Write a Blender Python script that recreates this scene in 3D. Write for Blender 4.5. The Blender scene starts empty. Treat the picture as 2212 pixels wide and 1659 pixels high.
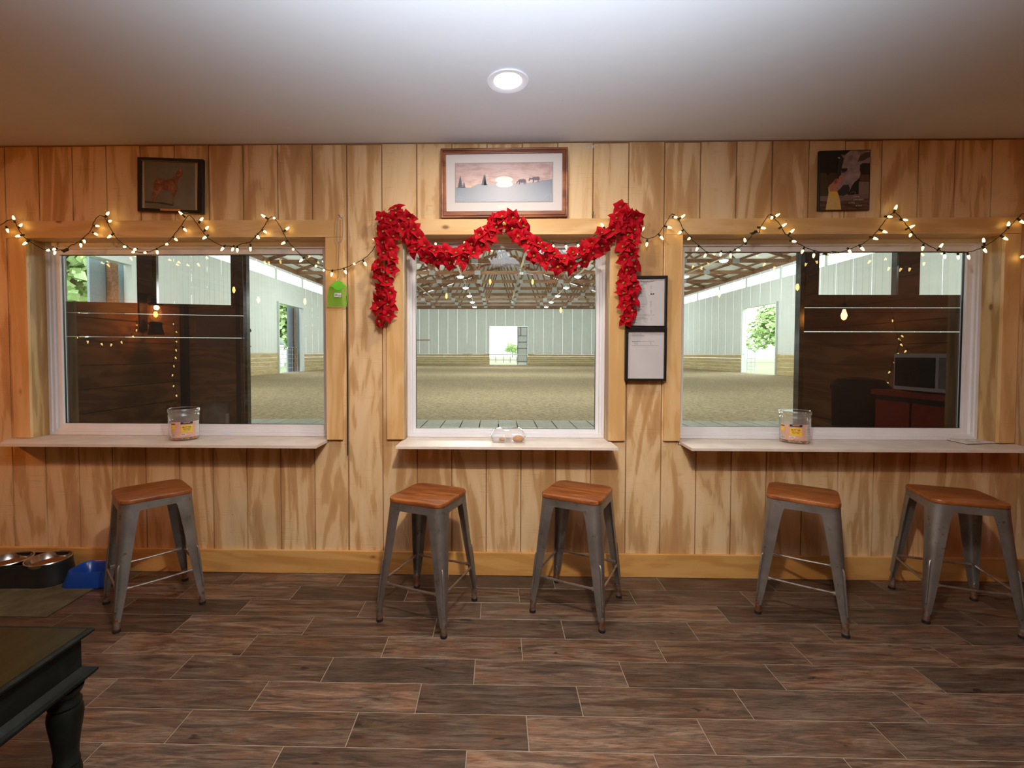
import bpy, math, random
from mathutils import Vector, Matrix
random.seed(7)
sc = bpy.context.scene
col = sc.collection

# ------------------------------------------------------------------ camera
F = 1000.0; YAW, PITCH, ROLL = 0.0217, 0.0286, -0.0022
CAM = Vector((0.0, -2.70, 1.30)); PPX, PPY = 1106 - 54.18, 829.5 - 35.9
_cy, _sy, _cp, _sp, _cr, _sr = math.cos(YAW), math.sin(YAW), math.cos(PITCH), math.sin(PITCH), math.cos(ROLL), math.sin(ROLL)
FWD = Vector((-_sy*_cp, _cy*_cp, -_sp)); _r = Vector((_cy, _sy, 0)); _d = FWD.cross(_r)
RIGHT = _r*_cr + _d*_sr; DOWN = -_r*_sr + _d*_cr
cam = bpy.data.objects.new('camera', bpy.data.cameras.new('camera')); col.objects.link(cam)
cam.matrix_world = Matrix(((RIGHT.x, -DOWN.x, -FWD.x, CAM.x), (RIGHT.y, -DOWN.y, -FWD.y, CAM.y), (RIGHT.z, -DOWN.z, -FWD.z, CAM.z), (0, 0, 0, 1)))
cam.data.sensor_width = 36; cam.data.lens = 36*F/2212; cam.data.clip_start = .02; cam.data.clip_end = 400
cam.data.shift_x = 54.18/2212; cam.data.shift_y = -35.9/2212
sc.camera = cam

# ------------------------------------------------------------------ view and world
sc.view_settings.view_transform = 'Standard'; sc.view_settings.look = 'None'
sc.view_settings.exposure = 0.0; sc.view_settings.gamma = 1.0; sc.view_settings.use_curve_mapping = False
try:
    sc.cycles.use_denoising = True; sc.cycles.max_bounces = 9; sc.cycles.diffuse_bounces = 4
    sc.cycles.glossy_bounces = 4; sc.cycles.transparent_max_bounces = 24; sc.cycles.transmission_bounces = 8
    sc.cycles.sample_clamp_indirect = 6; sc.cycles.caustics_reflective = False; sc.cycles.caustics_refractive = False
except Exception: pass
w = bpy.data.worlds.new('overcast_sky'); sc.world = w; w.use_nodes = True
bg = w.node_tree.nodes['Background']; bg.inputs[0].default_value = (.93, .98, 1.0, 1); bg.inputs[1].default_value = 6.0

def lamp(name, kind, loc, energy, color, size=None, rot=(0, 0, 0), spot=None, blend=.5):
    l = bpy.data.lights.new(name, kind); l.energy = energy; l.color = color
    if kind == 'AREA': l.shape = 'DISK'; l.size = size
    elif size is not None: l.shadow_soft_size = size
    if spot: l.spot_size = spot; l.spot_blend = blend
    o = bpy.data.objects.new(name, l); col.objects.link(o); o.location = loc; o.rotation_euler = rot
    return o
# recessed can in the picture, its neighbours over the middle of the room, the flash fired up at the ceiling
CAN_Y = -0.66; CEIL = 2.519
lamp('can_light_front', 'AREA', (.05, CAN_Y, CEIL-.012), 13, (1, .86, .70), .11)
lamp('can_light_middle', 'AREA', (.15, -2.25, CEIL-.012), 62, (1, .82, .60), .11)
lamp('flash_light', 'SPOT', (.10, -2.55, 1.36), 520, (.82, .91, 1.0), .03, (math.pi+math.radians(-13), 0, 0), math.radians(124), .9)
lamp('wall_lantern_light', 'POINT', (-3.28, -1.42, 1.74), 42, (1, .45, .13), .02)

# ------------------------------------------------------------------ helpers
def at(px, py, x=None, y=None, z=None):
    d = RIGHT*((px-PPX)/F) + DOWN*((py-PPY)/F) + FWD
    if y is not None: t = (y-CAM.y)/d.y
    elif z is not None: t = (z-CAM.z)/d.z
    else: t = (x-CAM.x)/d.x
    return CAM + d*t
def link(o, parent=None):
    col.objects.link(o)
    if parent is not None: o.parent = parent
    return o
def tag(o, label=None, cat=None, group=None, kind=None):
    if label: o['label'] = label
    if cat: o['category'] = cat
    if group: o['group'] = group
    if kind: o['kind'] = kind
    return o
def empty(name, loc=(0, 0, 0), rz=0, parent=None):
    o = bpy.data.objects.new(name, None); o.empty_display_size = .1
    link(o, parent); o.location = loc; o.rotation_euler = (0, 0, rz); return o
class MB:
    def __init__(s): s.v = []; s.f = []
    def add(s, vs, fs):
        n = len(s.v); s.v += [tuple(v) for v in vs]; s.f += [tuple(i+n for i in f) for f in fs]; return s
    def box(s, x0, x1, y0, y1, z0, z1):
        return s.add([(x0,y0,z0),(x1,y0,z0),(x1,y1,z0),(x0,y1,z0),(x0,y0,z1),(x1,y0,z1),(x1,y1,z1),(x0,y1,z1)],
                     [(0,3,2,1),(4,5,6,7),(0,1,5,4),(1,2,6,5),(2,3,7,6),(3,0,4,7)])
    def bar(s, a, b, w_, h_, up=(0, 0, 1)):
        a, b = Vector(a), Vector(b); d = (b-a).normalized(); u = Vector(up)
        if abs(d.dot(u)) > .99: u = Vector((0, 1, 0))
        sx = d.cross(u).normalized(); sz = sx.cross(d).normalized()
        vs = [p + sx*(w_/2*i) + sz*(h_/2*j) for p in (a, b) for i, j in ((-1,-1),(1,-1),(1,1),(-1,1))]
        return s.add(vs, [(0,1,2,3),(7,6,5,4),(0,4,5,1),(1,5,6,2),(2,6,7,3),(3,7,4,0)])
    def tube(s, pts, r, n=8, closed=False):
        pts = [Vector(p) for p in pts]; m = len(pts); rs = r if isinstance(r, (list, tuple)) else [r]*m
        prev = None; vs = []
        for i, p in enumerate(pts):
            if closed: d = (pts[(i+1) % m]-pts[i-1]).normalized()
            else: d = (pts[min(i+1, m-1)]-pts[max(i-1, 0)]).normalized()
            if prev is None:
                prev = Vector((0, 0, 1)) if abs(d.z) < .9 else Vector((1, 0, 0))
            sx = (prev - d*prev.dot(d)).normalized(); sy = d.cross(sx); prev = sx
            vs += [p + sx*(math.cos(2*math.pi*k/n)*rs[i]) + sy*(math.sin(2*math.pi*k/n)*rs[i]) for k in range(n)]
        fs = [(i*n+k, i*n+(k+1) % n, ((i+1) % m)*n+(k+1) % n, ((i+1) % m)*n+k) for i in range(m if closed else m-1) for k in range(n)]
        if not closed: fs += [tuple(range(n-1, -1, -1)), tuple((m-1)*n+k for k in range(n))]
        return s.add(vs, fs)
    def lathe(s, prof, n=24, c=(0, 0, 0), axis=None, sx=1, sy=1, cap=True):
        c = Vector(c); q = Vector((0, 0, 1)).rotation_difference(Vector(axis).normalized()).to_matrix() if axis is not None else Matrix.Identity(3)
        vs = [c + q @ Vector((r*math.cos(2*math.pi*k/n)*sx, r*math.sin(2*math.pi*k/n)*sy, z)) for r, z in prof for k in range(n)]
        m = len(prof); fs = [(i*n+k, i*n+(k+1) % n, (i+1)*n+(k+1) % n, (i+1)*n+k) for i in range(m-1) for k in range(n)]
        if cap and prof[0][0] > 1e-6: fs.append(tuple(range(n-1, -1, -1)))
        if cap and prof[-1][0] > 1e-6: fs.append(tuple((m-1)*n+k for k in range(n)))
        return s.add(vs, fs)
    def prism(s, pts, y0, y1):           # outline in x,z extruded along y
        n = len(pts); vs = [(p[0], y0, p[1]) for p in pts]+[(p[0], y1, p[1]) for p in pts]
        return s.add(vs, [tuple(range(n)), tuple(range(2*n-1, n-1, -1))]+[(i, n+i, n+(i+1) % n, (i+1) % n) for i in range(n)])
    def slab(s, pts, z0, z1):            # outline in x,y extruded along z
        n = len(pts); vs = [(p[0], p[1], z0) for p in pts]+[(p[0], p[1], z1) for p in pts]
        return s.add(vs, [tuple(range(n-1, -1, -1)), tuple(range(n, 2*n))]+[(i, (i+1) % n, n+(i+1) % n, n+i) for i in range(n)])
    def mesh(s, name, mat, smooth=False, bevel=0):
        me = bpy.data.meshes.new(name); me.from_pydata(s.v, [], s.f); me.update()
        if mat: me.materials.append(mat)
        if smooth:
            for p in me.polygons: p.use_smooth = True
            try: me.set_sharp_from_angle(angle=math.radians(38))
            except Exception: pass
        return me
    def build(s, name, mat, parent=None, smooth=False, bevel=0, loc=None):
        o = bpy.data.objects.new(name, s.mesh(name, mat, smooth)); link(o, parent)
        if loc is not None: o.location = loc
        if bevel:
            b = o.modifiers.new('bevel', 'BEVEL'); b.width = bevel; b.segments = 2; b.limit_method = 'ANGLE'
        return o
def inst(me, name, parent=None, loc=(0, 0, 0), rot=(0, 0, 0), scale=None):
    o = bpy.data.objects.new(name, me); link(o, parent); o.location = loc; o.rotation_euler = rot
    if scale: o.scale = scale
    return o
def copy_tree(o, parent=None):
    c = o.copy(); col.objects.link(c); c.parent = parent
    for ch in o.children: copy_tree(ch, c)
    return c
def smoothpath(pts, n=5):
    P = [Vector(p) for p in pts]; out = []
    for i in range(len(P)-1):
        p0, p1, p2, p3 = P[max(i-1, 0)], P[i], P[i+1], P[min(i+2, len(P)-1)]
        for k in range(n):
            t = k/n
            out.append(.5*((2*p1)+(p2-p0)*t+(2*p0-5*p1+4*p2-p3)*t*t+(3*p1-p0-3*p2+p3)*t**3))
    out.append(P[-1]); return out
def rrect(cx, cy, w_, h_, r, n=5):
    pts = []
    for sx, sy, a0 in ((1, 1, 0), (-1, 1, 90), (-1, -1, 180), (1, -1, 270)):
        for k in range(n+1):
            a = math.radians(a0+90*k/n); pts.append((cx+sx*(w_/2-r)+r*math.cos(a), cy+sy*(h_/2-r)+r*math.sin(a)))
    return pts
def text_mb(s, size, align='CENTER', shear=0, offset=0):
    cu = bpy.data.curves.new('t', 'FONT'); cu.body = s; cu.size = size; cu.align_x = align; cu.align_y = 'CENTER'; cu.shear = shear; cu.offset = offset; cu.resolution_u = 2
    o = bpy.data.objects.new('t', cu); col.objects.link(o)
    dg = bpy.context.evaluated_depsgraph_get(); me = o.evaluated_get(dg).to_mesh()
    vs = [tuple(v.co) for v in me.vertices]; fs = [tuple(p.vertices) for p in me.polygons]
    o.evaluated_get(dg).to_mesh_clear(); bpy.data.objects.remove(o); bpy.data.curves.remove(cu)
    return vs, fs

# ------------------------------------------------------------------ materials
class NT:
    def __init__(s, name):
        s.m = bpy.data.materials.new(name); s.m.use_nodes = True; s.t = s.m.node_tree
        s.b = s.t.nodes['Principled BSDF']; s.out = s.t.nodes['Material Output']
    def n(s, typ, **kw):
        nd = s.t.nodes.new(typ)
        for k, v in kw.items():
            if k.startswith('i_'):
                key = k[2:].replace('_', ' '); nd.inputs[key].default_value = v
            else: setattr(nd, k, v)
        return nd
    def l(s, a, b): s.t.links.new(a, b)
    def coords(s, kind='Position', scale=(1, 1, 1), rnd=0):
        if kind == 'Position': src = s.n('ShaderNodeNewGeometry').outputs['Position']
        else: src = s.n('ShaderNodeTexCoord').outputs[kind]
        if rnd:
            oi = s.n('ShaderNodeObjectInfo'); mul = s.n('ShaderNodeVectorMath', operation='SCALE')
            cb = s.n('ShaderNodeCombineXYZ'); s.l(oi.outputs['Random'], cb.inputs[0]); s.l(oi.outputs['Random'], cb.inputs[1]); s.l(oi.outputs['Random'], cb.inputs[2])
            s.l(cb.outputs[0], mul.inputs[0]); mul.inputs['Scale'].default_value = rnd
            ad = s.n('ShaderNodeVectorMath', operation='ADD'); s.l(src, ad.inputs[0]); s.l(mul.outputs[0], ad.inputs[1]); src = ad.outputs[0]
        mp = s.n('ShaderNodeMapping'); mp.inputs['Scale'].default_value = scale; s.l(src, mp.inputs['Vector']); return mp.outputs[0]
    def noise(s, v, scale=5, detail=4, rough=.55, dist=0):
        nd = s.n('ShaderNodeTexNoise'); nd.inputs['Scale'].default_value = scale; nd.inputs['Detail'].default_value = detail
        nd.inputs['Roughness'].default_value = rough; nd.inputs['Distortion'].default_value = dist; s.l(v, nd.inputs['Vector']); return nd.outputs[0]
    def ramp(s, f, stops, interp='LINEAR'):
        r = s.n('ShaderNodeValToRGB'); r.color_ramp.interpolation = interp; el = r.color_ramp.elements
        while len(el) > len(stops): el.remove(el[-1])
        while len(el) < len(stops): el.new(.5)
        for e, (p, c) in zip(el, stops):
            e.position = p; e.color = (c, c, c, 1) if isinstance(c, (int, float)) else (*c, 1)
        s.l(f, r.inputs[0]); return r.outputs[0]
    def mix(s, f, a, b, mode='MIX'):
        m = s.n('ShaderNodeMix', data_type='RGBA', blend_type=mode)
        for sock, v in ((m.inputs[0], f), (m.inputs[6], a), (m.inputs[7], b)):
            if isinstance(v, (int, float)): sock.default_value = v
            elif isinstance(v, tuple): sock.default_value = (*v, 1)
            else: s.l(v, sock)
        return m.outputs[2]
    def math(s, op, a, b=0):
        m = s.n('ShaderNodeMath', operation=op)
        for sock, v in ((m.inputs[0], a), (m.inputs[1], b)):
            if isinstance(v, (int, float)): sock.default_value = v
            else: s.l(v, sock)
        return m.outputs[0]
    def bump(s, h, strength=.3, dist=.002):
        b = s.n('ShaderNodeBump'); b.inputs['Strength'].default_value = strength; b.inputs['Distance'].default_value = dist
        s.l(h, b.inputs['Height']); s.l(b.outputs[0], s.b.inputs['Normal'])
    def done(s, color=None, rough=.5, metal=0, spec=.5):
        if color is not None:
            if isinstance(color, tuple): s.b.inputs['Base Color'].default_value = (*color, 1)
            else: s.l(color, s.b.inputs['Base Color'])
        if isinstance(rough, (int, float)): s.b.inputs['Roughness'].default_value = rough
        else: s.l(rough, s.b.inputs['Roughness'])
        s.b.inputs['Metallic'].default_value = metal; s.b.inputs['Specular IOR Level'].default_value = spec
        return s.m
def plain(name, c, rough=.5, metal=0, spec=.5, var=.12, scale=30, kind='Position'):
    t = NT(name); v = t.coords(kind); n = t.noise(v, scale, 3)
    f = t.ramp(n, [(.3, 1-var), (.7, 1+var)]); return t.done(t.mix(1.0, c, f, 'MULTIPLY'), rough, metal, spec)
def emis(name, c, strength):
    t = NT(name); e = t.n('ShaderNodeEmission'); e.inputs[0].default_value = (*c, 1); e.inputs[1].default_value = strength
    t.l(e.outputs[0], t.out.inputs[0]); t.t.nodes.remove(t.b); return t.m
def glass(name, tint=(1, 1, 1), ior=1.5, boost=1.8, rough=0.0, dirt=0, solid=0.0):
    t = NT(name); t.t.nodes.remove(t.b)
    fr = t.n('ShaderNodeLayerWeight'); fr.inputs[0].default_value = .5      # Schlick curve, the same from both sides of the sheet
    fac = t.math('MINIMUM', t.math('MULTIPLY', t.math('ADD', t.math('MULTIPLY', t.math('POWER', fr.outputs[1], 5.0), .96), .04), boost), 1.0)
    tr = t.n('ShaderNodeBsdfTransparent'); tr.inputs[0].default_value = (*tint, 1)
    gl = t.n('ShaderNodeBsdfGlossy'); gl.inputs['Roughness'].default_value = rough
    base = tr.outputs[0]
    if dirt or solid:
        df = t.n('ShaderNodeBsdfDiffuse'); df.inputs[0].default_value = (.8, .8, .78, 1)
        mx = t.n('ShaderNodeMixShader')
        if dirt:
            v = t.coords('Position', (1, 1, .5)); s1 = t.noise(v, 2.2, 3); sp = t.noise(t.coords('Position', (9, 1, 4)), 22, 2)
            f = t.math('ADD', t.ramp(s1, [(.45, 0), (.75, dirt)]), t.ramp(sp, [(.76, 0), (.80, dirt*5)])); t.l(f, mx.inputs[0])
        else: mx.inputs[0].default_value = solid
        t.l(base, mx.inputs[1]); t.l(df.outputs[0], mx.inputs[2]); base = mx.outputs[0]
    m = t.n('ShaderNodeMixShader'); t.l(fac, m.inputs[0]); t.l(base, m.inputs[1]); t.l(gl.outputs[0], m.inputs[2]); t.l(m.outputs[0], t.out.inputs[0])
    return t.m

def ply_mat(name, light, mid, dark, axis='z', rough=.42, knots=False, pos='Position', rnd=0, spec=.4):
    t = NT(name)
    sc_ = {'z': (1, 1, .16), 'x': (.16, 1, 1), 'y': (1, .16, 1)}[axis]
    v = t.coords(pos, sc_, rnd)
    big = t.noise(v, 3.4, 3, .5, .7)
    bands = t.n('ShaderNodeMath', operation='SINE'); t.l(t.math('MULTIPLY', big, 44.0), bands.inputs[0])
    patch = t.noise(t.coords(pos, tuple(a*1.0 for a in sc_), rnd), 5.2, 4, .6, 1.2)
    fine = t.noise(t.coords(pos, {'z': (9, 9, .5), 'x': (.5, 9, 9), 'y': (9, .5, 9)}[axis], rnd), 24, 3)
    f = t.math('ADD', t.math('MULTIPLY', bands.outputs[0], .10), t.math('ADD', patch, t.math('MULTIPLY', t.math('SUBTRACT', fine, .5), .16)))
    c = t.ramp(f, [(.34, light), (.50, mid), (.535, tuple(.45*a+.55*b for a, b in zip(mid, dark))), (.70, dark)])
    if not knots:   # band-saw marks across the grain
        saw = t.noise(t.coords(pos, {'z': (1.2, 1, 60), 'x': (60, 1, 1.2), 'y': (1.2, 60, 1)}[axis], rnd), 5, 2)
        msk = t.noise(t.coords(pos, (1, 1, 1.4), rnd), 7, 2)
        k = t.math('MULTIPLY', t.ramp(saw, [(.58, 0), (.66, 1)]), t.ramp(msk, [(.5, 0), (.62, .38)]))
        c = t.mix(k, c, tuple(a*.62 for a in dark))
        kn = t.n('ShaderNodeTexVoronoi'); kn.inputs['Scale'].default_value = 3.1; t.l(t.coords(pos, (1, 1, .9), rnd), kn.inputs['Vector'])
        c = t.mix(t.ramp(kn.outputs['Distance'], [(.012, .8), (.02, 0)]), c, (.10, .045, .018))
    else:
        kn = t.n('ShaderNodeTexVoronoi'); kn.inputs['Scale'].default_value = 6.0
        t.l(t.coords(pos, {'z': (1, 1, .55), 'x': (.55, 1, 1), 'y': (1, .55, 1)}[axis], rnd+.37), kn.inputs['Vector'])
        c = t.mix(t.ramp(kn.outputs['Distance'], [(.045, .85), (.075, .25), (.11, 0)]), c, (.17, .065, .018))
    t.bump(t.math('ADD', fine, t.math('MULTIPLY', patch, .5)), .25, .0015)
    return t.done(c, rough, 0, spec)

M = {}
M['siding'] = ply_mat('siding', (.78, .575, .34), (.71, .49, .26), (.50, .285, .12))
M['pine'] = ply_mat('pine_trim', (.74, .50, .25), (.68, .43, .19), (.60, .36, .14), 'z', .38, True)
M['pine_h'] = ply_mat('pine_trim_horizontal', (.74, .50, .25), (.67, .42, .185), (.60, .36, .14), 'x', .38, True)
M['base'] = ply_mat('baseboard_pine', (.66, .38, .13), (.61, .335, .105), (.52, .26, .075), 'x', .33, True)
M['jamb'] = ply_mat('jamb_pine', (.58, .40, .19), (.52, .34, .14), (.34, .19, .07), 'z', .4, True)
M['groove'] = plain('groove_shadow_wood', (.34, .19, .085), .8)
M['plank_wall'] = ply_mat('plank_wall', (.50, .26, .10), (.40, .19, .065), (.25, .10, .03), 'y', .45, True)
M['ceil'] = plain('ceiling_paint', (.66, .655, .66), .75, var=.02, scale=3)
t = NT('ceiling_specks'); kn = t.n('ShaderNodeTexVoronoi'); kn.inputs['Scale'].default_value = 4.2; t.l(t.coords(), kn.inputs['Vector'])
M['ceil'] = t.done(t.mix(t.ramp(kn.outputs['Distance'], [(.008, .7), (.013, 0)]), t.mix(1.0, (.63, .655, .70), t.ramp(t.noise(t.coords(), 2, 3), [(.3, .975), (.7, 1.02)]), 'MULTIPLY'), (.15, .14, .14)), .7)
M['vinyl'] = plain('white_vinyl', (.79, .81, .88), .5, var=.03, scale=6)
M['shelf'] = plain('painted_shelf', (.70, .62, .56), .45, var=.09, scale=9)
M['shelf_edge'] = plain('raw_shelf_edge', (.30, .15, .07), .7, var=.3, scale=60)
M['glass'] = glass('window_glass', (.93, .955, .94), 1.5, 3.8, 0, .010)
M['pic_glass'] = glass('picture_glass', (.98, .98, .98), 1.5, 1.25)
M['gasket'] = plain('black_gasket', (.012, .012, .012), .4)
# wood-look floor tile
t = NT('wood_look_tile'); oi = t.n('ShaderNodeObjectInfo')
g1 = t.noise(t.coords('Object', (1.1, 9, 1), 31), 3.6, 6, .68, .9); g2 = t.noise(t.coords('Object', (3, 40, 1), 17), 5, 5, .7)
g3 = t.noise(t.coords('Object', (1.6, 3.4, 1), 53), 4.2, 4, .6, .5); sp_ = t.noise(t.coords('Object', (1, 2.2, 1), 71), 8.5, 2)
c1 = t.ramp(g1, [(.34, (.035, .021, .016)), (.45, (.095, .060, .042)), (.54, (.17, .112, .078)), (.66, (.27, .19, .135))])
c1 = t.mix(t.ramp(g3, [(.42, 0), (.66, .75)]), c1, t.ramp(g1, [(.38, (.085, .034, .017)), (.62, (.23, .098, .048))]))
c1 = t.mix(t.ramp(oi.outputs['Random'], [(0, .50), (.5, 0), (1, .25)]), c1, t.ramp(g2, [(.38, (.040, .031, .028)), (.65, (.16, .125, .102))]))
c1 = t.mix(t.ramp(g2, [(.36, .55), (.50, 0)]), c1, (.035, .020, .015))
c1 = t.mix(t.ramp(sp_, [(.70, 0), (.735, .85)]), c1, (.018, .010, .008))
bv = t.ramp(t.math('FRACT', t.math('MULTIPLY', oi.outputs['Random'], 7.31)), [(0, .40), (.5, .68), (1, 1.0)])
c1 = t.mix(1.0, c1, bv, 'MULTIPLY')
t.bump(g2, .35, .0012)
M['tile'] = t.done(c1, t.ramp(g1, [(.3, .34), (.7, .48)]), 0, .5)
M['grout'] = plain('grout', (.25, .20, .145), .85, var=.12, scale=40)
# stool metals and wood
t = NT('raw_steel'); v = t.coords('Object', (1, 1, 1), 9)
st = t.ramp(t.noise(v, 7, 5, .6), [(.3, (.20, .195, .19)), (.7, (.34, .335, .33))])
rust = t.math('MULTIPLY', t.ramp(t.noise(v, 26, 5, .7), [(.60, 0), (.70, .8)]), 1.0)
M['steel'] = t.done(t.mix(rust, st, (.12, .055, .03)), t.ramp(t.noise(v, 12, 3), [(.3, .34), (.7, .5)]), .82)
t = NT('worn_foot_steel'); M['foot_steel'] = t.done(t.mix(t.ramp(t.noise(t.coords('Object', (1, 1, 1), 9), 40, 3), [(.4, 0), (.6, 1)]), (.20, .07, .028), (.22, .20, .18)), .45, .6)
t = NT('scuffed_rod'); M['rod'] = t.done(t.mix(t.ramp(t.noise(t.coords('Object', (1, 1, 1), 5), 22, 3), [(.52, 0), (.72, .8)]), (.44, .40, .37), (.16, .08, .055)), .28, .9)
M['rubber'] = plain('black_rubber', (.010, .010, .010), .6)
t = NT('seat_wood'); v = t.coords('Object', (1.2, 9, 1), 13); g = t.noise(v, 4.5, 5, .6, .8)
ys = t.n('ShaderNodeSeparateXYZ'); t.l(t.coords('Object'), ys.inputs[0])
st_ = t.math('FRACT', t.math('ADD', t.math('MULTIPLY', ys.outputs[1], 13.0), .5)); line = t.ramp(st_, [(0, .6), (.03, 0), (.97, 0), (1, .6)])
cc = t.mix(line, t.ramp(g, [(.28, (.10, .024, .007)), (.5, (.25, .075, .018)), (.72, (.42, .15, .042))]), (.08, .02, .006))
M['seat'] = t.done(cc, .34, 0, .5)
M['black_frame'] = plain('black_frame', (.010, .009, .009), .35)
M['paper'] = plain('paper', (.66, .65, .68), .8, var=.04, scale=5)
M['ink'] = plain('grey_ink', (.30, .29, .30), .9); M['ink_dark'] = plain('dark_ink', (.10, .10, .11), .9); M['marker'] = plain('black_marker', (.01, .01, .01), .9)
M['wire'] = plain('green_cord', (.012, .022, .014), .6)
M['bulb'] = emis('lit_bulb', (1.0, .70, .22), 7.0)
M['bulb_off'] = glass('unlit_bulb', (.9, .85, .6), 1.45, 2.0)
# petals
t = NT('red_velvet'); n = t.noise(t.coords('Object', (1, 1, 1), 7), 40, 3)
rc = t.ramp(n, [(.3, (.30, .0008, .007)), (.7, (.50, .002, .014))]); 
M['petal'] = t.done(rc, .7, 0, .15)
M['stamen'] = plain('gold_stamen', (.42, .30, .05), .45, .3); M['vine'] = plain('vine', (.06, .075, .035), .7)
M['leafback'] = plain('plastic_stem', (.10, .13, .06), .6)

# ------------------------------------------------------------------ measured planes
TRIM = -.019
ZS = at(1095, 952, y=0).z                     # counter top height
YS = at(1095, 965.5, z=ZS).y                  # counter front
FR_Y, GL_Y = .098, .142                       # window frame face, glass
XL, XR, YB = -3.42, 3.62, -5.2                # room
# ------------------------------------------------------------------ windows
# px readings on the casing face: inner left, inner right, header top, header bottom, outer left, outer right, casing foot
W = [dict(il=60, ir=704, ht=476, hb=513, ol=24, orr=739, fb=948),
     dict(il=871, ir=1317, ht=472.5, hb=506.5, ol=835, orr=1352, fb=951),
     dict(il=1472.5, ir=2165, ht=470.5, hb=505.5, ol=1437, orr=2200, fb=955)]
for q in W:
    cy_ = 720
    q['x0'] = at(q['il'], cy_, y=TRIM).x; q['x1'] = at(q['ir'], cy_, y=TRIM).x
    q['X0'] = at(q['ol'], cy_, y=TRIM).x; q['X1'] = at(q['orr'], cy_, y=TRIM).x
    mx = (q['il']+q['ir'])/2
    q['z1'] = at(mx, q['hb'], y=TRIM).z; q['Z1'] = at(mx, q['ht'], y=TRIM).z; q['zf'] = at(mx, q['fb'], y=TRIM).z
    q['z0'] = ZS
wall = tag(empty('wall_back', (0, 0, 0)), kind='structure')
# core of the wall behind the siding, with the three openings
core = MB(); xs = [-3.6]
for q in W: xs += [q['x0']-.019, q['x1']+.019]
xs.append(3.8)
for i in range(0, len(xs), 2): core.box(xs[i], xs[i+1], .008, .16, 0, CEIL)
for q in W:
    core.box(q['x0']-.019, q['x1']+.019, .008, .16, q['z1']+.019, CEIL); core.box(q['x0']-.019, q['x1']+.019, .008, .16, 0, ZS-.03)
core.build('wall_core', M['groove'], wall)
GX0 = -2.9058; GP = .2032
def hole(xa, xb):
    for q in W:
        if xb > q['x0'] and xa < q['x1']: return q
for k in range(-3, 33):
    xa, xb = GX0+GP*k+.0034, GX0+GP*(k+1)-.0034
    if k in (9, 21): xb -= .003
    q = hole(xa, xb); yb = .010; m = MB(); z0, z1 = .004, CEIL-.006-random.random()*.006
    if q is None: m.box(xa, xb, 0, yb, z0, z1).build('siding_board', M['siding'], wall)
    else:
        a, b = max(xa, q['x0']-.005), min(xb, q['x1']+.005)
        if a <= xa+.001 and b >= xb-.001:
            MB().box(xa, xb, 0, yb, q['z1']+.01, z1).build('siding_board', M['siding'], wall)
            MB().box(xa, xb, 0, yb, z0, ZS-.02).build('siding_board', M['siding'], wall)
        else:
            if a > xa: m.box(xa, a, 0, yb, z0, z1)
            if b < xb: m.box(b, xb, 0, yb, z0, z1)
            m.box(a, b, 0, yb, q['z1']+.01, z1).box(a, b, 0, yb, z0, ZS-.02); m.build('siding_board', M['siding'], wall)
# dark open joint beside the fly swatter post
MB().box(GX0+GP*10-.009, GX0+GP*10-.004, -.0006, .003, .70, 1.64).build('open_joint', M['gasket'], wall)

def ring(mb, x0, x1, z0, z1, w_, y0, y1):
    mb.box(x0, x0+w_, y0, y1, z0, z1); mb.box(x1-w_, x1, y0, y1, z0, z1); mb.box(x0+w_, x1-w_, y0, y1, z1-w_, z1); mb.box(x0+w_, x1-w_, y0, y1, z0, z0+w_)
for i, q in enumerate(W):
    r = tag(empty('window_%d' % (i+1), (0, 0, 0)), kind='structure')
    # casing: header over two side boards
    MB().box(q['X0']-.02*(i == 0), q['X1'], TRIM, 0, q['z1'], q['Z1']).build('header_board', M['pine_h'], r, bevel=.0015)
    MB().box(q['X0'], q['x0'], TRIM, 0, q['zf'], q['z1']-.001).build('casing_board', M['pine'], r, bevel=.0015)
    MB().box(q['x1'], q['X1'], TRIM, 0, q['zf'], q['z1']-.001).build('casing_board', M['pine'], r, bevel=.0015)
    # jambs
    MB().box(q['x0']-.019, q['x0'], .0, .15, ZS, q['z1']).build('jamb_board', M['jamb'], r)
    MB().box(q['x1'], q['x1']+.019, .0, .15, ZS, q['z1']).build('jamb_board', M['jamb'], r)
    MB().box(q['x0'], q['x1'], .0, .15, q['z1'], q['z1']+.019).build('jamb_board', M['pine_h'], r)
    fw = .036 if i != 1 else .030
    fm = MB(); ring(fm, q['x0'], q['x1'], ZS+.001, q['z1'], fw*.55, FR_Y, .158); ring(fm, q['x0']+fw*.55, q['x1']-fw*.55, ZS+.001+fw*.55, q['z1']-fw*.55, fw*.45, FR_Y+.008, .158)
    fm.build('window_frame', M['vinyl'], r, bevel=.002)
    sw = .032 if i != 1 else .018
    sm = MB(); ring(sm, q['x0']+fw, q['x1']-fw, ZS+fw, q['z1']-fw, sw, FR_Y+.022, .155); sm.build('sash', M['vinyl'], r, bevel=.002)
    gx0, gx1, gz0, gz1 = q['x0']+fw+sw, q['x1']-fw-sw, ZS+fw+sw, q['z1']-fw-sw
    gk = MB(); ring(gk, gx0-.001, gx1+.001, gz0-.001, gz1+.001, .003, GL_Y-.006, GL_Y+.004); gk.build('gasket', M['gasket'], r)
    for dy in (0, .008):
        MB().add([(gx0, GL_Y+dy, gz0), (gx1, GL_Y+dy, gz0), (gx1, GL_Y+dy, gz1), (gx0, GL_Y+dy, gz1)], [(0, 1, 2, 3)]).build('glass_pane', M['glass'], r) if dy == 0 else None
    q['g'] = (gx0, gx1, gz0, gz1)
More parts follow.
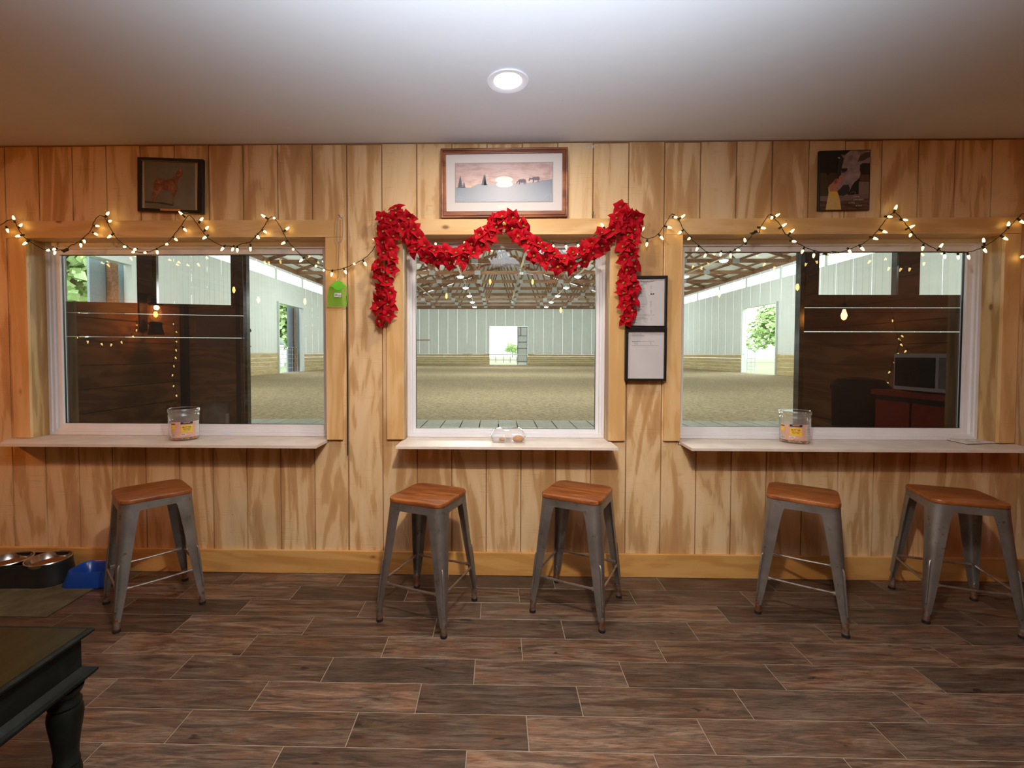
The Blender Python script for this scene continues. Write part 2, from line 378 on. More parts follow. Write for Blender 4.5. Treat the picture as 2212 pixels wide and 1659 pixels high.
# ------------------------------------------------------------------ ceiling, baseboard, floor
ce = tag(MB().box(-3.6, 3.8, YB, .16, CEIL, CEIL+.05).build('ceiling', M['ceil']), kind='structure')
tag(MB().box(XL, XR, -.004, .0, CEIL-.0035, CEIL-.001).build('trim_1', M['groove']), kind='structure')
bz = at(1100, 1195, y=TRIM).z
tag(MB().box(XL, XR, TRIM, 0, .001, bz).build('baseboard_back', M['base'], bevel=.002), kind='structure')
fl = tag(empty('floor', (0, 0, 0)), kind='structure')
MB().box(XL-.2, XR+.2, YB, .14, -.05, -.0018).build('grout_bed', M['grout'], fl)
TW, TL, TY0 = .1505, .6082, -.1624; OFF = [.3267, .1226, .5284, .3155, .1129, .5193, .3137, .1088]
tile_me = {}
def tile(x0, x1, y0, y1, name='floor_tile'):
    key = (round(x1-x0, 3), round(y1-y0, 3))
    if key not in tile_me:
        a, b = key; e = .0012
        tile_me[key] = MB().add([(0,0,-.0018),(a,0,-.0018),(a,b,-.0018),(0,b,-.0018),(e,e,.0),(a-e,e,.0),(a-e,b-e,.0),(e,b-e,.0)],
            [(0,3,2,1),(4,5,6,7),(0,1,5,4),(1,2,6,5),(2,3,7,6),(3,0,4,7)]).mesh('floor_tile', M['tile'])
    return inst(tile_me[key], name, fl, (x0, y0, 0))
rest = MB(); G = .0018
for row in range(0, 34):
    o = OFF[row] if row < 8 else (OFF[7]-.2045*(row-7)) % TL
    ytop, ybot = TY0-(row-1)*TW, TY0-row*TW
    for m_ in range(-8, 9):
        x0, x1 = max(o+TL*m_+G, XL), min(o+TL*(m_+1)-G, XR)
        if x1-x0 < .03: continue
        if row < 12: tile(x0, x1, ybot+G, min(ytop-G, -.012))
        else: rest.add([(x0, ybot+G, 0), (x1, ybot+G, 0), (x1, ytop-G, 0), (x0, ytop-G, 0)], [(0, 1, 2, 3)])
tag(rest.build('floor_tiles_behind', M['tile'], fl), kind='stuff')

# ------------------------------------------------------------------ other room walls (seen in the window reflections)
wl = tag(empty('wall_left'), kind='structure')
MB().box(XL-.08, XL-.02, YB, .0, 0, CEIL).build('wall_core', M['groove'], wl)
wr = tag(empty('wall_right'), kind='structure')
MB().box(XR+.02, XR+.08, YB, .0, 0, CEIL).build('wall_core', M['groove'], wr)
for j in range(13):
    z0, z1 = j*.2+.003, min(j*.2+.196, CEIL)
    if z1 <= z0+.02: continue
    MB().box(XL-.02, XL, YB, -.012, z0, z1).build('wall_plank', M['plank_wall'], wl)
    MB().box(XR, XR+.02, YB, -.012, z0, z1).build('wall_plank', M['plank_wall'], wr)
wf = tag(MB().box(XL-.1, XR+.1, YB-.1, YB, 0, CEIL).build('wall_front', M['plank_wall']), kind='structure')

# ------------------------------------------------------------------ recessed ceiling light
c = at(1097, 174, z=CEIL)
cl = tag(empty('recessed_ceiling_light', (c.x, c.y, CEIL)), 'round white recessed downlight glowing in the ceiling above the sunset picture', 'ceiling light')
MB().lathe([(.062, -.001), (.092, -.001), (.094, -.004), (.090, -.007), (.070, -.005), (.062, -.002), (.062, -.001)], 48, cap=False).build('trim_ring', M['vinyl'], cl, True)
MB().lathe([(.0, -.0025), (.0615, -.0025), (.0615, -.0015)], 40).build('lens', emis('downlight_lens', (1, .93, .82), 14), cl)

# ------------------------------------------------------------------ counters under the windows
def counter(name_label, pts):
    s_ = MB().slab(pts, ZS-.016, ZS).build('window_counter', M['shelf']); s_.data.materials.append(M['shelf_edge'])
    tag(s_, name_label, 'shelf', None)
    b = s_.modifiers.new('bevel', 'BEVEL'); b.width = .001; b.limit_method = 'ANGLE'
    return s_
def cpts(i, bl, fl_, fr_, br):
    q = W[i]
    return [(fl_, YS), (fr_, YS), (br, TRIM*0-.0), (q['x1'], -.0), (q['x1'], FR_Y+.01), (q['x0'], FR_Y+.01), (q['x0'], -.0), (bl, -.0)]
counter('long white painted counter board under the left window', cpts(0, at(2, 953, z=ZS).x*0+W[0]['X0']-.06, at(1, 958, z=ZS).x, at(680, 964, z=ZS).x, at(708, 951, y=0).x))
counter('short white painted counter board under the middle window', cpts(1, at(869, 950, y=0).x, at(854, 964, z=ZS).x, at(1336, 967, z=ZS).x, at(1319, 954, y=0).x))
counter('long white painted counter board under the right window with a tile sample on it', cpts(2, at(1470, 952.6, y=0).x, at(1495.5, 968.6, z=ZS).x, at(2216, 968.5, z=ZS).x, W[2]['X1']+.02))

# ------------------------------------------------------------------ bar stools
def stool_meshes():
    d = {}
    H = .600; zt, zb = H-.022, .046
    def sect(t):
        c = .150+(.1865-.150)*t
        w_ = .030+.046*(1-t)+.022*math.exp(-t*22)-.006*max(0, t-.8)*5; r = .044*(1-t)+.013*t
        o = [(c-w_, c), (c-r, c)]+[(c-r+r*math.sin(a), c-r+r*math.cos(a)) for a in [math.radians(90*k/6) for k in range(1, 6)]]+[(c, c-r), (c, c-w_)]
        th = .0028; i = [(c-w_, c-th), (c-r, c-th)]+[(c-r+(r-th)*math.sin(a), c-r+(r-th)*math.cos(a)) for a in [math.radians(90*k/6) for k in range(1, 6)]]+[(c-th, c-r), (c-th, c-w_)]
        return o+i[::-1]
    m = MB(); ts = [0, .02, .045, .08, .15, .3, .5, .7, .85, .94, 1.0]; n = 18; vs = []
    for t_ in ts: vs += [(x, y, zt+(zb-zt)*t_) for x, y in sect(t_)]
    fs = [(i*n+k, i*n+(k+1) % n, (i+1)*n+(k+1) % n, (i+1)*n+k) for i in range(len(ts)-1) for k in range(n)]
    m.add(vs, fs+[tuple(range(n)), tuple((len(ts)-1)*n+k for k in range(n-1, -1, -1))]); d['leg'] = m.mesh('leg', M['steel'], True)
    rb = MB(); pts = []
    for t_ in (.50, .53, .60, .70, .80, .90, .93):
        c = .150+.0365*t_; r = .044*(1-t_)+.013*t_; k = c-r*.293+(.0022 if .5 < t_ < .93 else -.006)
        pts.append((k, k, zt+(zb-zt)*t_))
    rb.tube(pts, [.002, .0048, .0052, .005, .0046, .0042, .002], 8); d['leg_rib'] = rb.mesh('leg_rib', M['steel'], True)
    f = MB(); c0 = .1865-.012; f.lathe([(.0115, zb+.022), (.013, .040), (.0145, .012)], 14, (c0, c0, 0)); d['ankle'] = f.mesh('ankle', M['foot_steel'], True)
    f = MB(); f.lathe([(.0155, .0), (.0165, .003), (.0162, .013), (.013, .014)], 16, (c0+.001, c0+.001, 0)); d['rubber_foot'] = f.mesh('rubber_foot', M['rubber'], True)
    s_ = MB(); q = rrect(0, 0, .306, .306, .050, 6); n = len(q); vs = []
    for k, z in ((.985, H-.020), (1.0, H-.017), (1.0, H-.005), (.99, H-.0015), (.97, H)): vs += [(x*k, y*k, z) for x, y in q]
    s_.add(vs, [(i*n+k, i*n+(k+1) % n, (i+1)*n+(k+1) % n, (i+1)*n+k) for i in range(4) for k in range(n)]+[tuple(range(n-1, -1, -1)), tuple(4*n+k for k in range(n))])
    d['seat'] = s_.mesh('seat', M['seat'], True)
    a = MB(); o = rrect(0, 0, .301, .301, .044, 6); i_ = rrect(0, 0, .295, .295, .041, 6); n = len(o); z0, z1 = H-.056, H-.0205
    o2 = rrect(0, 0, .3045, .3045, .044, 6)
    a.add([(x, y, z1) for x, y in o]+[(x, y, z0) for x, y in o2]+[(x, y, z0) for x, y in i_]+[(x, y, z1) for x, y in i_],
          [(r_*n+k, r_*n+(k+1) % n, ((r_+1) % 4)*n+(k+1) % n, ((r_+1) % 4)*n+k) for r_ in range(4) for k in range(n)])
    d['apron'] = a.mesh('apron', M['steel'], True)
    rz = .190; c = .150+.0365*(zt-rz)/(zt-zb)-.006
    r_ = MB(); L_ = c-.012
    r_.tube([(-L_, c, rz), (-L_+.03, c, rz), (0, c, rz-.002), (L_-.03, c, rz), (L_, c, rz)], [.0058]*5, 8)
    for s in (-1, 1): r_.box(min(s*L_, s*(L_-.034)), max(s*L_, s*(L_-.034)), c-.002, c+.003, rz-.009, rz+.009)
    d['stretcher'] = r_.mesh('stretcher', M['rod'], True)
    b = MB(); e = .138
    b.bar((-e, -e, H-.068), (0, 0, H-.052), .016, .004).bar((0, 0, H-.052), (e, e, H-.068), .016, .004)
    b.bar((-e, e, H-.068), (0, 0, H-.057), .016, .004).bar((0, 0, H-.057), (e, -e, H-.068), .016, .004)
    d['cross_brace'] = b.mesh('cross_brace', M['steel'])
    return d
SM = stool_meshes()
def make_stool():
    r = empty('bar_stool')
    inst(SM['seat'], 'seat', r); inst(SM['apron'], 'apron', r); inst(SM['cross_brace'], 'cross_brace', r)
    for k in range(4):
        l = inst(SM['leg'], 'leg', r, rot=(0, 0, k*math.pi/2)); inst(SM['leg_rib'], 'leg_rib', l)
        inst(SM['ankle'], 'ankle', l); inst(SM['rubber_foot'], 'rubber_foot', l)
        inst(SM['stretcher'], 'stretcher', r, rot=(0, 0, k*math.pi/2))
    return r
st0 = make_stool()
def gp(p): v = at(p[0], p[1], z=0); return Vector((v.x, v.y))
def stool(center, ang, label, first=False):
    o = st0 if first else copy_tree(st0)
    o.location = (center.x, center.y, 0); o.rotation_euler = (0, 0, ang); tag(o, label, 'stool', 'wood and steel bar stools along the counters'); return o
f = [gp(p) for p in ((243.9, 1373.8), (448, 1304.3), (404.7, 1248.4), (219.8, 1302.6))]
e = f[1]-f[0]; e2 = f[2]-f[3]; stool(sum(f, Vector((0, 0)))/4, math.atan2((e+e2).y, (e+e2).x), 'bar stool under the left counter, beside the blue bowl', True)
f = [gp(p) for p in ((809, 1342.4), (962.5, 1383.6), (1033.5, 1294), (898.4, 1265))]
e = f[1]-f[0]+f[2]-f[3]; stool(sum(f, Vector((0, 0)))/4, math.atan2(e.y, e.x), 'bar stool with the brighter orange seat at the left end of the middle counter')
f = [gp(p) for p in ((1140.8, 1322.8), (1306.2, 1370.7), (1345.2, 1289))]
e = f[1]-f[0]; stool((f[0]+f[2])/2, math.atan2(e.y, e.x), 'bar stool at the right end of the middle counter')
f = [gp(p) for p in ((1628, 1324.8), (1837.6, 1382.5))]
e = f[1]-f[0]; nn = Vector((-e.y, e.x)); stool((f[0]+f[1]+nn)/2, math.atan2(e.y, e.x), 'bar stool with dark seat under the right counter, below the snack tub')
f = [gp(p) for p in ((1914.4, 1267.5), (1992.3, 1346.5), (2110.3, 1295))]
e = f[1]-f[0]; stool((f[1]+f[2])/2, math.atan2(e.y, e.x)+math.pi/2, 'bar stool at the far right, partly cut off by the picture edge')

# ------------------------------------------------------------------ pictures on the wall
def P2(lst, s, ox, oy, y): return [at(ox+a/s, oy+b/s, y=y) for a, b in lst]
def poly(lst, map_, y, name, mat, parent, th=.0006):
    s, ox, oy = map_; v = P2(lst, s, ox, oy, y)
    return MB().prism([(p.x, p.z) for p in v], y, y+th).build(name, mat, parent)
def frame4(outer, inner, map_, y0, y1, name, mat, parent, bev=.003):
    s, ox, oy = map_; O = P2(outer, s, ox, oy, y0); I = P2(inner, s, ox, oy, y0)
    vs = [(p.x, y0, p.z) for p in O]+[(p.x, y0, p.z) for p in I]+[(p.x, y1, p.z) for p in O]+[(p.x, y1, p.z) for p in I]
    fs = []
    for i in range(4):
        j = (i+1) % 4; fs += [(i, j, 4+j, 4+i), (8+i, 12+i, 12+j, 8+j), (i, 8+i, 8+j, j), (4+i, 4+j, 12+j, 12+i)]
    return MB().add(vs, fs).build(name, mat, parent, bevel=bev)
def flat(name, c, rough=.6): return plain(name, c, rough, var=.06, scale=60)

# sunset print
mp = (7.373, 940, 305); root = tag(empty('framed_picture', at(1090, 394, y=0)), 'wide wooden framed print of horses on a hill at sunset', 'picture'); root_inv = root.location.copy()
def into(root_):   # make children built in world coordinates sit under a root placed on the wall
    bpy.context.view_layer.update()
    for ch in root_.children:
        ch.matrix_parent_inverse = Matrix.Translation(-root_.location)
t = ply_mat('oak_frame', (.34, .13, .055), (.25, .085, .034), (.13, .035, .015), 'x', .33, True)
O_ = [(85, 112), (2118, 88), (2110, 1205), (92, 1224)]; A_ = [(118, 145), (2088, 120), (2080, 1172), (124, 1190)]; B_ = [(168, 203), (2028, 178), (2022, 1100), (178, 1113)]
frame4(O_, A_, mp, -.026, -.001, 'outer_moulding', t, root, .004); frame4(A_, B_, mp, -.020, -.001, 'inner_moulding', t, root, .004)
tm = NT('mat_board'); poly([(160, 195), (2035, 170), (2030, 1108), (170, 1120)], mp, -.010, 'mat_board', tm.done((.72, .68, .70), .8), root)
t = NT('sunset_sky'); v = t.coords('Position'); sx = t.n('ShaderNodeSeparateXYZ'); t.l(v, sx.inputs[0])
zt_, zb_ = at(1090, 352, y=-.012).z, at(1090, 436, y=-.012).z
g = t.math('DIVIDE', t.math('SUBTRACT', sx.outputs[2], zb_), zt_-zb_)
clouds = t.noise(t.coords('Position', (5, 1, 16)), 2.2, 4, .55, .4)
base_ = t.ramp(g, [(.45, (.80, .60, .52)), (.62, (.68, .50, .50)), (1, (.52, .40, .43))])
M['sunset'] = t.done(t.mix(t.ramp(clouds, [(.42, 0), (.62, .75)]), base_, (.42, .25, .245)), .5)
poly([(325, 358), (1873, 336), (1868, 955), (327, 965)], mp, -.0112, 'sky_print', M['sunset'], root)
frame4([(316, 348), (1882, 328), (1878, 966), (318, 974)], [(328, 360), (1870, 340), (1866, 955), (330, 964)], mp, -.0118, -.010, 'mat_bevel', flat('mat_bevel', (.35, .36, .38)), root, 0)
t = NT('hill_print'); sx = t.n('ShaderNodeSeparateXYZ'); t.l(t.coords('Position'), sx.inputs[0]); g = t.math('DIVIDE', t.math('SUBTRACT', sx.outputs[2], zb_), zt_-zb_)
hx = t.math('ABSOLUTE', t.math('SUBTRACT', sx.outputs[0], at(1085, 400, y=0).x)); haze_fade = t.ramp(hx, [(.02, (.50, .49, .56)), (.30, (.17, .22, .30))])  # paler middle and foot of the hill: reflection haze of the glazing, painted in
M['hill'] = t.done(t.mix(t.ramp(g, [(.1, .55), (.6, 0)]), haze_fade, (.42, .50, .61)), .5)
poly([(330, 740), (470, 745), (560, 745), (680, 680), (830, 660), (960, 690), (1120, 650), (1300, 672), (1560, 655), (1700, 625), (1864, 605), (1862, 952), (332, 962)], mp, -.0119, 'hill_print', M['hill'], root)
dk = flat('silhouette_blue', (.10, .125, .17)); dk2 = flat('silhouette_horse', (.14, .12, .16))
for cx_, top, wd, bot in ((400, 545, 55, 745), (460, 640, 30, 745), (780, 525, 55, 700), (797, 520, 26, 700)):
    p = [(cx_, top)]; nlv = 6
    for k in range(nlv): yy = top+(bot-top)*(k+1)/nlv; p += [(cx_+wd*(k+1)/nlv, yy), (cx_+wd*(k+1)/nlv*.45, yy-4)]
    p += [(cx_+5, bot), (cx_-5, bot)]
    for k in range(nlv-1, -1, -1): yy = top+(bot-top)*(k+1)/nlv; p += [(cx_-wd*(k+1)/nlv*.45, yy-4), (cx_-wd*(k+1)/nlv, yy)]
    poly(p, mp, -.0126, 'tree_print', dk, root)
poly([(1492, 634), (1486, 616), (1497, 594), (1506, 576), (1511, 584), (1530, 590), (1550, 582), (1568, 568), (1600, 570), (1640, 562), (1658, 572), (1668, 600), (1666, 645), (1659, 606), (1652, 618), (1657, 656), (1648, 656), (1640, 622), (1634, 640), (1637, 657), (1629, 657), (1626, 618), (1590, 622), (1577, 618), (1576, 657), (1568, 657), (1566, 632), (1560, 657), (1552, 657), (1558, 614), (1540, 608), (1520, 608), (1508, 620), (1502, 636)], mp, -.0126, 'horse_print', dk2, root)
poly([(1297, 682), (1292, 668), (1300, 650), (1303, 632), (1308, 640), (1322, 630), (1338, 608), (1366, 606), (1400, 602), (1432, 606), (1446, 624), (1453, 660), (1450, 684), (1444, 650), (1436, 656), (1440, 690), (1432, 690), (1424, 658), (1416, 690), (1408, 690), (1410, 656), (1376, 660), (1354, 654), (1352, 690), (1344, 690), (1343, 664), (1334, 690), (1327, 690), (1336, 648), (1322, 648), (1310, 662), (1304, 684)], mp, -.0126, 'horse_print', dk2, root)
for ln in ([(355, 898), (385, 878), (400, 900), (425, 882)], [(1725, 925), (1760, 900), (1780, 870), (1835, 838)]):
    MB().tube([tuple(p) for p in P2(ln, *mp, -.0124)], .0009, 5).build('signature', flat('signature_white', (.75, .75, .78)), root)
poly([(990, 1018), (1203, 1016), (1202, 1072), (992, 1075)], mp, -.0116, 'title_plate', flat('cream_plate', (.85, .82, .66)), root)
v = P2([(168, 203), (2028, 178), (2022, 1100), (178, 1113)], *mp, -.0155); MB().add(v, [(0, 1, 2, 3)]).build('glazing', M['pic_glass'], root)
into(root)

# horse painting
mp = (11.85, 290, 330); root = tag(empty('horse_painting', at(367, 400, y=0)), 'black framed painting of a chestnut horse standing, above the left window', 'picture')
I_ = [(180, 200), (1612, 255), (1606, 1466), (180, 1405)]
frame4([(68, 100), (1758, 160), (1752, 1562), (75, 1497)], I_, mp, -.024, -.001, 'frame', M['black_frame'], root, .004)
poly([(170, 190), (1620, 245), (1612, 1475), (170, 1412)], mp, -.017, 'tan_border', flat('tan_border', (.50, .36, .20)), root)
t = NT('painting_ground'); M['pbg'] = t.done(t.ramp(t.noise(t.coords('Position', (1, 1, 1)), 9, 4, .6), [(.3, (.125, .108, .058)), (.7, (.20, .185, .145))]), .6)
poly([(252, 205), (1553, 252), (1560, 1462), (266, 1408)], mp, -.0178, 'background_print', M['pbg'], root)
poly([(268, 1235), (560, 1265), (700, 1265), (1010, 1325), (985, 1365), (600, 1290), (268, 1282)], mp, -.0184, 'shadow_print', flat('print_shadow', (.035, .022, .012)), root)
t = NT('chestnut_print'); M['chest'] = t.done(t.ramp(t.noise(t.coords('Position'), 30, 3, .6, .6), [(.35, (.13, .034, .012)), (.55, (.25, .075, .028)), (.7, (.40, .17, .075))]), .6)
poly([(1140, 375), (1165, 420), (1210, 420), (1235, 380), (1232, 440), (1240, 520), (1228, 585), (1190, 610), (1150, 640), (1120, 700), (1100, 760), (1110, 850), (1110, 930), (1080, 1000), (1050, 1060), (1010, 1150), (1005, 1240), (1010, 1310), (980, 1320), (985, 1240), (985, 1150), (975, 1060), (970, 990), (900, 985), (800, 960), (710, 925), (660, 985), (640, 1040), (590, 1100), (570, 1150), (560, 1210), (570, 1270), (545, 1260), (548, 1150), (555, 1090), (520, 1060), (490, 1100), (490, 1180), (495, 1250), (455, 1240), (458, 1140), (450, 1050), (480, 960), (490, 850), (510, 740), (560, 670), (640, 640), (740, 675), (860, 680), (960, 660), (1030, 600), (1080, 500), (1140, 440)], mp, -.0189, 'horse_print', M['chest'], root)
poly([(1150, 440), (1210, 435), (1222, 470), (1170, 480)], mp, -.0194, 'blaze_print', flat('blaze_print', (.42, .20, .12)), root)
poly([(540, 960), (600, 990), (620, 1050), (590, 1090), (545, 1040)], mp, -.0194, 'stocking_print', flat('stocking_print', (.26, .17, .11)), root)
poly([(658, 1432), (1180, 1446), (1182, 1494), (668, 1480)], mp, -.0250, 'name_plate', plain('copper_plate', (.75, .36, .16), .35, .6), root, .001)
v = P2(I_, *mp, -.0215); MB().add(v, [(0, 1, 2, 3)]).build('glazing', M['pic_glass'], root)
into(root)

# girl and horse plaque
mp = (10.37, 1750, 310); root = tag(empty('photo_plaque', at(1825, 390, y=0)), 'dark photo plaque of a girl in a yellow dress kissing a grey horse', 'picture')
O_ = [(212, 158), (1362, 133), (1333, 1490), (185, 1506)]
q_ = P2(O_, *mp, -.018); MB().prism([(p.x, p.z) for p in q_], -.018, -.001).build('board', M['black_frame'], root, bevel=.003)
poly([(228, 175), (1345, 150), (1318, 1476), (212, 1488)], mp, -.0186, 'dark_print', flat('print_black', (.010, .010, .010), .35), root)
t = NT('print_field'); M['field'] = t.done(t.ramp(t.noise(t.coords('Position', (2, 1, 12)), 9, 3), [(.35, (.050, .022, .014)), (.65, (.13, .070, .052))]), .5)
poly([(230, 660), (340, 655), (420, 760), (420, 1180), (222, 1180)], mp, -.0192, 'bush_print', flat('print_bush', (.055, .038, .012)), root)
poly([(222, 1180), (640, 1165), (1090, 1130), (1322, 1120), (1318, 1474), (214, 1486)], mp, -.0192, 'ground_print', M['field'], root)
poly([(225, 1180), (640, 1165), (1322, 1120), (1320, 1230), (700, 1290), (222, 1290)], mp, -.0196, 'sand_print', flat('print_sand', (.17, .11, .095)), root)
t = NT('grey_horse_print'); M['gh'] = t.done(t.ramp(t.noise(t.coords('Position'), 22, 4, .6, .5), [(.3, (.16, .115, .12)), (.7, (.38, .30, .30))]), .5)
poly([(690, 240), (760, 262), (790, 250), (900, 160), (1342, 152), (1336, 450), (1150, 500), (1110, 560), (1130, 680), (1095, 790), (1000, 860), (930, 960), (880, 1060), (830, 1160), (740, 1180), (660, 1140), (620, 1060), (650, 900), (690, 800), (690, 620), (700, 480), (740, 330)], mp, -.0200, 'horse_print', M['gh'], root)
poly([(1110, 480), (1180, 440), (1336, 440), (1328, 700), (1200, 700), (1130, 700), (1135, 600)], mp, -.0204, 'chest_print', flat('print_shade', (.018, .014, .014)), root)
poly([(1130, 700), (1328, 690), (1322, 850), (1200, 860), (1110, 840)], mp, -.0203, 'mane_print', flat('print_bay', (.10, .045, .025)), root)
poly([(1100, 850), (1322, 840), (1320, 1120), (1090, 1140), (1085, 950)], mp, -.0203, 'light_print', flat('print_pale', (.20, .135, .11)), root)
poly([(740, 930), (860, 920), (890, 1000), (860, 1120), (740, 1178), (650, 1140), (625, 1060), (690, 1000)], mp, -.0206, 'muzzle_print', flat('print_muzzle', (.022, .022, .024)), root)
poly([(1090, 780), (1090, 1100), (990, 1150), (870, 1150), (900, 1020), (1000, 880)], mp, -.0206, 'shadow_print', flat('print_dark', (.012, .010, .010)), root)
poly([(1060, 410), (1130, 260), (1250, 200), (1340, 190), (1338, 300), (1200, 380)], mp, -.0206, 'neck_shade_print', flat('print_neck', (.07, .045, .04)), root)
poly([(700, 560), (780, 555), (840, 560), (810, 620), (760, 650), (705, 650)], mp, -.0208, 'eye_print', flat('print_eye', (.010, .009, .009)), root)
poly([(650, 340), (700, 270), (760, 330), (730, 450), (695, 600), (700, 700), (650, 760), (610, 780), (605, 600), (620, 430)], mp, -.0210, 'forelock_print', flat('print_forelock', (.014, .018, .018)), root)
poly([(612, 310), (668, 306), (668, 335), (640, 335)], mp, -.0213, 'ear_tip_print', flat('print_white', (.55, .5, .47)), root)
poly([(500, 650), (590, 655), (612, 700), (620, 780), (560, 830), (500, 880), (450, 910), (410, 900), (385, 800), (385, 740), (430, 680)], mp, -.0212, 'hair_print', flat('print_hair', (.045, .022, .012)), root)
poly([(600, 780), (640, 800), (650, 740), (700, 700), (770, 770), (730, 810), (690, 860), (650, 960), (610, 1080), (540, 1090), (450, 1100), (415, 1000), (430, 930), (500, 880), (540, 830)], mp, -.0216, 'skin_print', flat('print_skin', (.42, .17, .11)), root)
poly([(560, 800), (600, 785), (615, 850), (575, 910), (520, 880)], mp, -.0219, 'face_print', flat('print_face', (.30, .07, .045)), root)
poly([(405, 960), (450, 1080), (530, 1070), (612, 1080), (640, 1160), (670, 1280), (698, 1480), (350, 1485), (370, 1350), (400, 1200), (415, 1100)], mp, -.0220, 'dress_print', flat('print_dress', (.60, .40, .13)), root)
poly([(440, 1100), (530, 1070), (612, 1080), (640, 1165), (560, 1150), (480, 1160)], mp, -.0224, 'sash_print', flat('print_sash', (.72, .40, .02)), root)
for s_, px_, py_, sz, sh in (('Love', 1040, 1185, .016, .45), ('is PATIENT,', 1085, 1262, .0125, 0), ('LOVE', 930, 1325, .0145, 0), ('is kind.', 1090, 1388, .0135, .35)):
    vs, fs = text_mb(s_, sz, shear=sh); p = at(1750+px_/10.37, 310+py_/10.37, y=-.0222)
    MB().add([(p.x+a, p.y, p.z+b) for a, b, c_ in vs], fs).build('lettering', flat('print_lettering', (.55, .50, .44)), root)
MB().tube(smoothpath([tuple(p) for p in P2([(900, 1120), (930, 1090), (1000, 1085), (1020, 1120), (960, 1165), (985, 1195)], *mp, -.0220)], 4), .0005, 5).build('flourish', flat('print_lettering2', (.4, .37, .33)), root)
into(root)

# two framed notices
def notice(outer, inner, label, rows, group=None):
    mp = (1, 0, 0); cxm = sum(p[0] for p in outer)/4; cym = sum(p[1] for p in outer)/4
    root = tag(empty('notice_frame', at(cxm, cym, y=TRIM)), label, 'frame')
    frame4(outer, inner, mp, -.042, TRIM-.001, 'frame', M['black_frame'], root, .002)
    poly([(a+(-1 if a < cxm else 1), b+(-1 if b < cym else 1)) for a, b in inner], mp, -.030, 'paper', M['paper'], root)
    m = {0: MB(), 1: MB(), 2: MB()}
    for y_, segs, h, k in rows:
        for a, b in segs:
            x = a
            while x < b:
                e_ = min(x+random.uniform(2.0, 5.5), b); v = P2([(x, y_-h/2), (e_, y_-h/2), (e_, y_+h/2), (x, y_+h/2)], 1, 0, 0, -.0306)
                m[k].add(v, [(0, 1, 2, 3)]); x = e_+random.uniform(.6, 1.1)
    for k, nm in ((0, 'ink'), (1, 'ink_dark'), (2, 'marker')):
        if m[k].v: m[k].build('printed_lines', M[nm], root)
    v = P2(inner, 1, 0, 0, -.0345); MB().add(v, [(0, 1, 2, 3)]).build('glazing', M['pic_glass'], root); into(root)
s7 = 6.9125
def cy(y): return 590+y/s7
def cx(x): return 1370+x/s7
R = [(cy(122), [(1383, 1412)], 1.5, 1), (cy(141), [(1389, 1405)], .9, 0), (cy(176), [(1368, 1388)], 1.1, 1)]
for k, y_ in enumerate((195, 214, 233, 251, 270, 289, 307, 326, 350)): R.append((cy(y_), [(1372, 1380+(k*7 % 17)), (1405, 1408.5)] if k not in (3, 7, 8) else [(1370, 1380+k*1.2)], .85, 0))
R.append((cy(312), [(1405, 1413)], 2.4, 2)); R.append((cy(406), [(1368, 1381)], 1.1, 1))
for y_, e_ in ((425, 1376), (443, 1381), (463, 1396), (481, 1383), (500, 1392)): R.append((cy(y_), [(1370, e_), (1404, 1408)], .85, 0))
R.append((cy(543), [(1379, 1386)], 1.1, 1))
for y_ in (562, 580, 600): R.append((cy(y_), [(1372, 1380), (1405, 1408)], .85, 0))
R += [(cy(624), [(1366, 1414)], .85, 0), (cy(661), [(1370, 1393)], .85, 0), (cy(680), [(1370, 1399), (1406, 1408)], .85, 0), (cy(698), [(1370, 1383), (1406, 1408)], .85, 0), (cy(735), [(1366, 1376)], .9, 1)]
notice([(1353, 596), (1443, 595), (1441, 706), (1351.5, 705.5)], [(1359, 601.5), (1437.3, 600.8), (1436, 703.6), (1358, 703)], 'upper black framed price list beside the right window', R)
def ly(y): return 690+y/11.85
def lx(x): return 1340+x/11.85
R = [(ly(375), [(lx(300), lx(553))], 1.0, 0), (ly(417), [(lx(300), lx(616))], 1.0, 0), (ly(565), [(lx(300), lx(520))], 1.2, 1), (ly(565), [(lx(530), lx(870))], .9, 0), (ly(598), [(lx(355), lx(445)), (lx(760), lx(792))], .9, 0), (ly(629), [(lx(355), lx(455)), (lx(760), lx(792))], .9, 0), (ly(670), [(lx(300), lx(980))], .95, 0)]
notice([(1351.4, 706.5), (1441.6, 706.8), (1439.6, 823), (1350, 822)], [(1358, 716), (1436, 716), (1434.6, 818), (1356.3, 817.6)], 'lower black framed sheet, mostly blank, beside the right window', R)

sm2 = MB(); rs_ = random.Random(2)
for k in range(26):
    x_ = 1254+rs_.random()*(26 if k < 20 else 50); y_ = 312.5+rs_.random()*7; v = P2([(x_, y_), (x_+rs_.uniform(3, 8), y_-.3), (x_+rs_.uniform(3, 8), y_+.5), (x_+.5, y_+.7)], 1, 0, 0, -.0006); sm2.add(v, [(0, 1, 2, 3)])
sm2.build('paint_smear', flat('smeared_white_paint', (.72, .70, .68)), wall)
